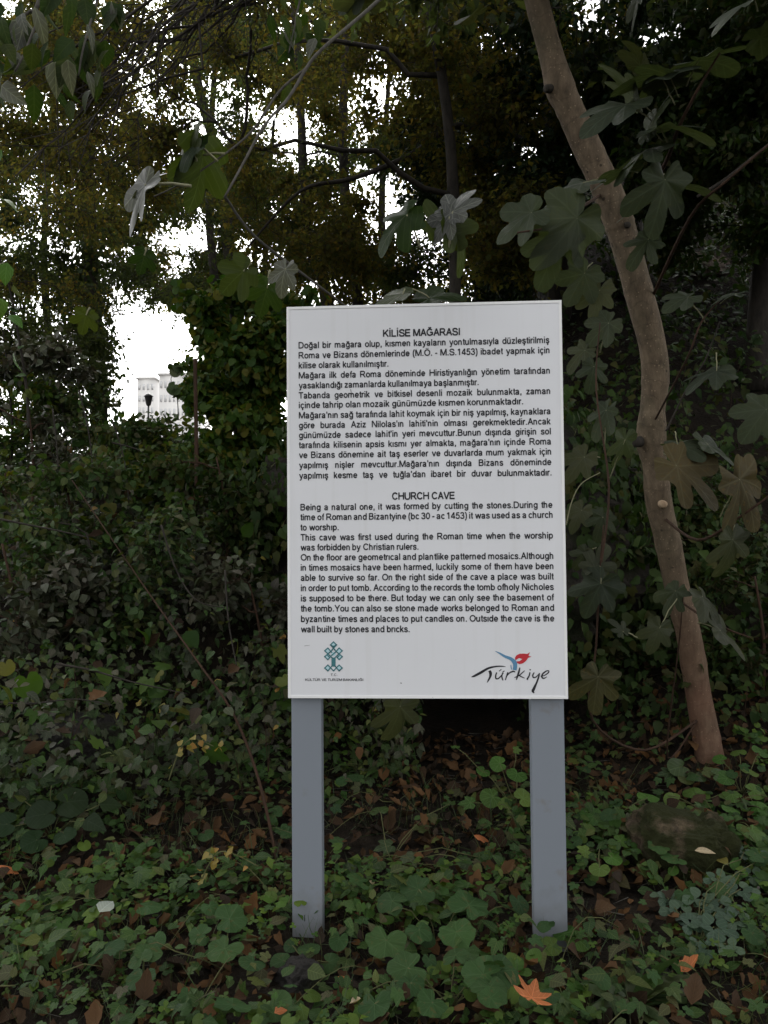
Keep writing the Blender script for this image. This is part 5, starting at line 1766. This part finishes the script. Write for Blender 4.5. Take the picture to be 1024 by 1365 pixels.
def low_plants():
    gg = lambda x, y: G(x, y)
    rosette('broad_leaf_plant', 'large soft rounded leaves in front of the gap between the sign legs', gg(580, 1255), [(515, 1262, .125, 265, .07, .6), (560, 1245, .085, 280, .07, .6), (612, 1248, .115, 300, .07, .5), (555, 1185, .11, 200, .09, .5), (520, 1200, .10, 160, .08, .5), (628, 1205, .13, 60, .09, .6)], M_big, T_scal, lift=.06)
    rosette('broad_leaf_plant', 'broad scalloped leaves at the bottom centre of the picture', gg(600, 1345), [(540, 1300, .105, 200, .05, .5), (548, 1322, .08, 270, .04, .5), (640, 1308, .11, 170, .06, .5), (668, 1305, .11, 10, .06, .5), (655, 1330, .10, 270, .05, .6), (575, 1352, .08, 240, .04, .5), (500, 1352, .09, 270, .04, .4), (608, 1278, .08, 90, .07, .5)], M_big, T_scal, lift=.07)
    rosette('heart_leaf_plant', 'heart shaped leaves standing at the foot of the right sign leg', gg(765, 1275), [(752, 1245, .075, 100, .05, .9), (772, 1255, .085, 300, .04, .8), (735, 1262, .07, 200, .03, .6)], M_round, T_heart, lift=.02)
    rosette('heart_leaf_plant', 'small heart leaves at the foot of the left sign leg', gg(405, 1290), [(412, 1266, .075, 100, .04, .9), (440, 1285, .065, 330, .03, .9), (388, 1262, .05, 170, .04, .7), (375, 1285, .07, 200, .03, .6)], M_big, T_heart, lift=.0)
    rosette('round_leaf_plant', 'fresh round leaves beside the base of the fig trunk', gg(990, 1060), [(968, 1025, .085, 180, .10, .8), (977, 1052, .10, 260, .08, .8), (1000, 1015, .09, 60, .12, .8), (1008, 1045, .09, 0, .09, .8), (960, 1000, .07, 140, .10, .8), (985, 985, .08, 90, .14, .8), (1015, 985, .09, 40, .14, .8), (1012, 1070, .1, 320, .07, .8), (940, 1060, .09, 200, .06, .8)], M_round, T_heart)
    rosette('ivy_plant', 'dull ivy leaves gathered at the foot of the fig trunk', gg(925, 1035), [(905, 1010, .11, 200, .08, 1.0), (930, 1022, .09, 260, .07, 1.0), (945, 1015, .08, 320, .08, 1.0), (890, 1020, .09, 180, .06, .9), (915, 1030, .08, 250, .05, .8), (960, 1020, .08, 0, .08, .9)], M_ivy, T_heart + T_ivy, lift=.03)
    rosette('round_leaf_plant', 'round leaves hanging over the top of the mossy boulder', gg(960, 1100), [(958, 1088, .12, 250, .10, .8), (1005, 1100, .13, 270, .10, .8), (900, 1060, .10, 200, .08, .7), (925, 1045, .10, 120, .09, .7), (975, 1070, .08, 60, .1, .7), (880, 1075, .08, 220, .07, .7), (1020, 1130, .12, 300, .08, .8)], M_round, T_heart)
    rosette('ivy_plant', 'trailing ivy leaves left of the mossy boulder', gg(800, 1130), [(790, 1080, .10, 180, .05, .6), (812, 1095, .09, 60, .06, .6), (780, 1130, .08, 200, .05, .6), (830, 1115, .08, 0, .06, .6), (800, 1155, .08, 250, .05, .6), (818, 1140, .07, 310, .05, .6), (775, 1105, .07, 150, .05, .6), (850, 1070, .08, 30, .07, .6), (865, 1050, .1, 60, .08, .6)], M_round, T_heart + T_ivy, lift=.05)
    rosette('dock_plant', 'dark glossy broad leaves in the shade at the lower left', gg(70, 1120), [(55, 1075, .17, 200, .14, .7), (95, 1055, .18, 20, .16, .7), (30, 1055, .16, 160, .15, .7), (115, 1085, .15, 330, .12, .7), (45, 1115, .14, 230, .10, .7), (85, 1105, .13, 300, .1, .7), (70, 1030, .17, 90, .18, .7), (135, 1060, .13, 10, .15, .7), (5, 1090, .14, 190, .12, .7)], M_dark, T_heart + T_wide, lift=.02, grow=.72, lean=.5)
    rosette('holed_leaf_plant', 'pair of pale green insect holed leaves at the lower left', gg(188, 1325), [(198, 1275, .085, 80, .06, .9), (186, 1283, .075, 130, .06, .9), (188, 1312, .085, 270, .05, .9)], M_big, T_heart, lift=.06)
    rosette('broad_leaf_plant', 'wide dull leaf beside the left sign leg near the bottom', gg(300, 1295), [(298, 1272, .10, 250, .05, .7), (140, 1270, .11, 100, .05, .7), (310, 1225, .10, 20, .06, .7), (265, 1250, .07, 180, .05, .6)], M_big, T_scal, lift=.06)
    rosette('nettle_plant', 'pale fresh four leaved sprig in front of the boulder', gg(892, 1290), [(885, 1258, .06, 110, .06, .7), (902, 1262, .055, 20, .06, .7), (880, 1275, .06, 190, .05, .7), (898, 1285, .065, 280, .05, .7)], M_bright, [T_hi[0]])
    rosette('ivy_plant', 'ivy leaves climbing beside the right sign leg behind the board', gg(690, 1090), [(690, 1010, .10, 250, .22, 1.2), (655, 1050, .10, 200, .12, .9), (672, 1060, .09, 300, .1, .9), (625, 1060, .09, 170, .1, .8), (700, 1050, .1, 30, .14, .9), (665, 990, .08, 180, .25, 1.2), (608, 960, .06, 90, .3, 1.2), (690, 965, .05, 0, .3, 1.2), (645, 1005, .07, 240, .2, 1.2)], M_round, T_heart + T_ivy)
    rosette('ivy_plant', 'dark ivy leaves on the litter behind the sign legs', gg(520, 1150), [(515, 1125, .1, 200, .05, .6), (545, 1140, .09, 300, .05, .6), (500, 1150, .09, 240, .05, .6), (470, 1155, .08, 180, .04, .6), (560, 1100, .08, 60, .06, .6), (640, 1140, .07, 10, .05, .6), (620, 1150, .07, 200, .05, .6), (505, 1070, .09, 100, .1, .8), (600, 1060, .07, 100, .1, .8)], M_ivy, T_ivy + T_heart)

    # compound leaved plant, lower right
    g = gg(925, 1275)
    root = thing('columbine_plant', 'bluish green plant with many rounded leaflets below the boulder', 'plant', g)
    lv, st = Acc(), Acc()
    for px, py, sc in ((905, 1215, .085), (935, 1205, .09), (960, 1215, .085), (985, 1190, .08), (920, 1240, .08), (950, 1245, .09), (980, 1235, .08), (888, 1200, .07), (1000, 1165, .075), (955, 1180, .075), (925, 1265, .07), (965, 1265, .07), (990, 1140, .07), (1015, 1150, .07)):
        q = G(px, py + 25)
        c = np.array([q[0], q[1] - .02, q[2] + rng.uniform(.07, .11)])
        s = curve_pts(g, c, .12, 6)
        st.tube(s, .002, 5)
        a0 = rng.uniform(220, 320)
        for da in (-75, 0, 75):
            yd = norm(math.cos(R(a0 + da)) * np.array([1.0, 0, 0]) + math.sin(R(a0 + da)) * np.array([0, 1.0, .1]))
            lv.scatter(T_clover, (c + yd * sc * .35)[None], yd[None], rand_n(1, (0, -.5, 1), .2), sc)
    st.build('stem', M_stemg, root, g)
    m = leaf_mat('bluish leaflet', [(.03, .062, .034), (.04, .075, .04), (.05, .085, .045)], .55, .2, .3, 5)
    lv.build('leaves', m, root, g)

    # strappy tuft at the bottom right
    g = gg(845, 1345)
    root = thing('strap_leaf_tuft', 'tuft of narrow strap leaves at the bottom right', 'plant', g)
    lv = Acc()
    for k in range(26):
        an = rng.uniform(0, 6.28)
        yd = norm(np.array([math.cos(an), math.sin(an) - .2, rng.uniform(.25, 1.0)]))
        lv.scatter(T_long[k % 2], g[None], yd[None], rand_n(1, (0, 0, 1), .3), rng.uniform(.12, .22), sx=np.array([rng.uniform(.45, 1.0)]))
    lv.build('leaves', M_grass, root, g)


low_plants()


# ---------------------------------------------------------------- single fallen leaves
def onto_rock(px, py, o):
    d = Vector(norm(P(px, py, 1.0) - CAM))
    m = Matrix.Translation(o.location) @ o.rotation_euler.to_matrix().to_4x4()
    mi = m.inverted()
    hit, loc, nn, k = o.ray_cast(mi @ Vector(CAM), (mi.to_3x3() @ d).normalized())
    return np.array(m @ loc) - np.array(d) * .012 + np.array([0, 0, .006]) if hit else G(px, py, .1)


def fallen(label, px, py, L, ang, tpl, mat, tilt=(0, -.25), lift=.03, cat='leaf', name='fallen_leaf', onto=None, group='fallen leaves that stand out from the litter'):
    g = G(px, py + lift * FPX / 2.75, lift) if onto is None else onto_rock(px, py, onto)
    a = Acc()
    yd = norm(np.array([math.cos(R(ang)), math.sin(R(ang)), .12]))
    a.scatter(tpl, (g - yd * L * .4)[None], yd[None], norm(np.array([tilt[0], tilt[1], 1.0]))[None], L)
    o = a.build(name, mat, None, g)
    tag(o, label, cat, group)


fallen('bright orange maple leaf at the bottom near the right sign leg', 713, 1340, .088, 70, T_maple, M_orange, (.1, -.9), .19)
fallen('narrow cream leaf lying on the mossy boulder', 938, 1135, .085, 355, T_long[0], M_cream, (0, -.7), .15, onto=bpy.data.objects['boulder'])
fallen('yellow leaf resting against the front of the boulder', 963, 1148, .055, 280, T_wide[0], M_yellow, (0, -1.4), .12, onto=bpy.data.objects['boulder'])
fallen('white papery leaf among the weeds at the lower left', 140, 1212, .085, 75, T_ov[1], M_pale, (0, -1.4), .17)
fallen('cream curled leaf near the stone in front of the left leg', 473, 1345, .04, 340, T_litter[0], M_cream, lift=.07)
fallen('orange curled leaf right of the left leg foot', 458, 1305, .045, 20, T_litter[1], M_orange, lift=.08)
fallen('tan leaf standing between the legs in front of the ivy', 494, 1175, .06, 260, T_ov[0], M_cream, (0, -.9), .04)
fallen('red brown leaf at the bottom right by the strap leaves', 918, 1300, .06, 10, T_litter[2], M_orange, lift=.09)
fallen('folded rusty leaf at the lower right under the tuft', 925, 1338, .09, 60, T_litter[0], M_litter, lift=.09)
fallen('amber leaf at the bottom edge left of the stone', 226, 1352, .05, 80, T_wide[1], M_yellow, lift=.09)
fallen('golden leaf at the very bottom beside the left stone', 373, 1358, .04, 30, T_wide[0], M_orange, lift=.09)
fallen('big olive brown leaf right of the right sign leg', 823, 1172, .10, 300, T_wide[0], M_figold, (0, -.5), .04)
fallen('buff leaf resting in the litter between the legs', 455, 1182, .055, 330, T_litter[0], M_cream, lift=.07)
fallen('rust coloured leaf under the board centre', 640, 1105, .08, 20, T_litter[1], M_orange, lift=.08)
fallen('wide tan leaf lying at the foot of the fig trunk', 800, 968, .16, 5, T_ov[1], M_litter, (0, -.5), .08)
fallen('brown crumpled leaf caught in the left bank', 205, 1080, .10, 290, T_wide[0], M_litter, (0, -1.2), .12)
fallen('rusty leaf left of the white papery leaf', 40, 1295, .08, 30, T_litter[2], M_litter)
fallen('orange leaf at the left edge near the dock', 8, 1150, .07, 0, T_litter[1], M_orange, lift=.08)
fallen('beige leaf hanging in the left bank beside the board', 345, 775, .14, 250, T_wide[0], M_litter, (0, -1.2), .25)


# ---------------------------------------------------------------- far town seen through the gap
def town():
    mw = plain_mat('pale render', (.82, .80, .77), 0.8, 0.2)
    mg = plain_mat('glare paled window', (.70, .70, .70), 0.5, 0.3)  # panes paled, the washed-out glare of distance is in their colour

    def block(label, px0, px1, pyt, d, cols, rows):
        x0, x1 = P(px0, 540, d)[0], P(px1, 540, d)[0]
        zt = P(px0, pyt, d)[2]
        y = P(px0, 540, d)[1]
        zb = float(hgt((x0 + x1) / 2, y)) - .5
        root = thing('apartment_block', label, 'building', ((x0 + x1) / 2, y + 6, zb))
        a = Acc()
        a.box(((x0 + x1) / 2, y + 6, (zb + zt) / 2), (x1 - x0, 12, zt - zb))
        a.build('wall', mw, root, ((x0 + x1) / 2, y + 6, zb))
        a = Acc()
        a.box(((x0 + x1) / 2, y + 6, zt + .25), (x1 - x0 + .6, 12.6, .5))
        a.build('roof', mw, root, ((x0 + x1) / 2, y + 6, zb))
        cw = (x1 - x0) / cols
        first = None
        for r_ in range(rows):
            for c in range(cols):
                q = np.array([x0 + (c + .5) * cw, y - .03, zt - 2.0 - r_ * 3.0])
                if first is None:
                    a = Acc()
                    a.box(q, (cw * .5, .1, 1.5))
                    first = a.build('window', mg, root, q)
                else:
                    o = first.copy()
                    C.objects.link(o)
                    o.parent = root
                    o.location = Vector(q) - root.location
    block('pale apartment block far off in the bright gap, the taller one', 212, 247, 500, 170, 6, 8)
    block('lower pale apartment block left of the taller one', 183, 206, 505, 200, 4, 7)
    block('cream apartment block right behind the wooden stake', 244, 262, 512, 150, 3, 6)
    # street lamp on the path beyond the bank
    p = P(198, 560, 26)
    g = onground(p[0], p[1])
    root = thing('street_lamp', 'small lantern topped street lamp beyond the bank in the gap', 'lamp', g)
    top = P(198, 541, 26)
    md = plain_mat('dark lamp iron', (.03, .03, .03), .5, .4)
    a = Acc()
    a.tube(np.array([g, (g + top) / 2, top]), [.04, .035, .03], 8)
    a.build('post', md, root, g)
    a = Acc()
    a.tube(top + np.array([(0, 0, 0), (0, 0, .05), (0, 0, .30), (0, 0, .32), (0, 0, .42)]), [.05, .08, .13, .16, .02], 8)
    a.build('lantern', md, root, g)


town()
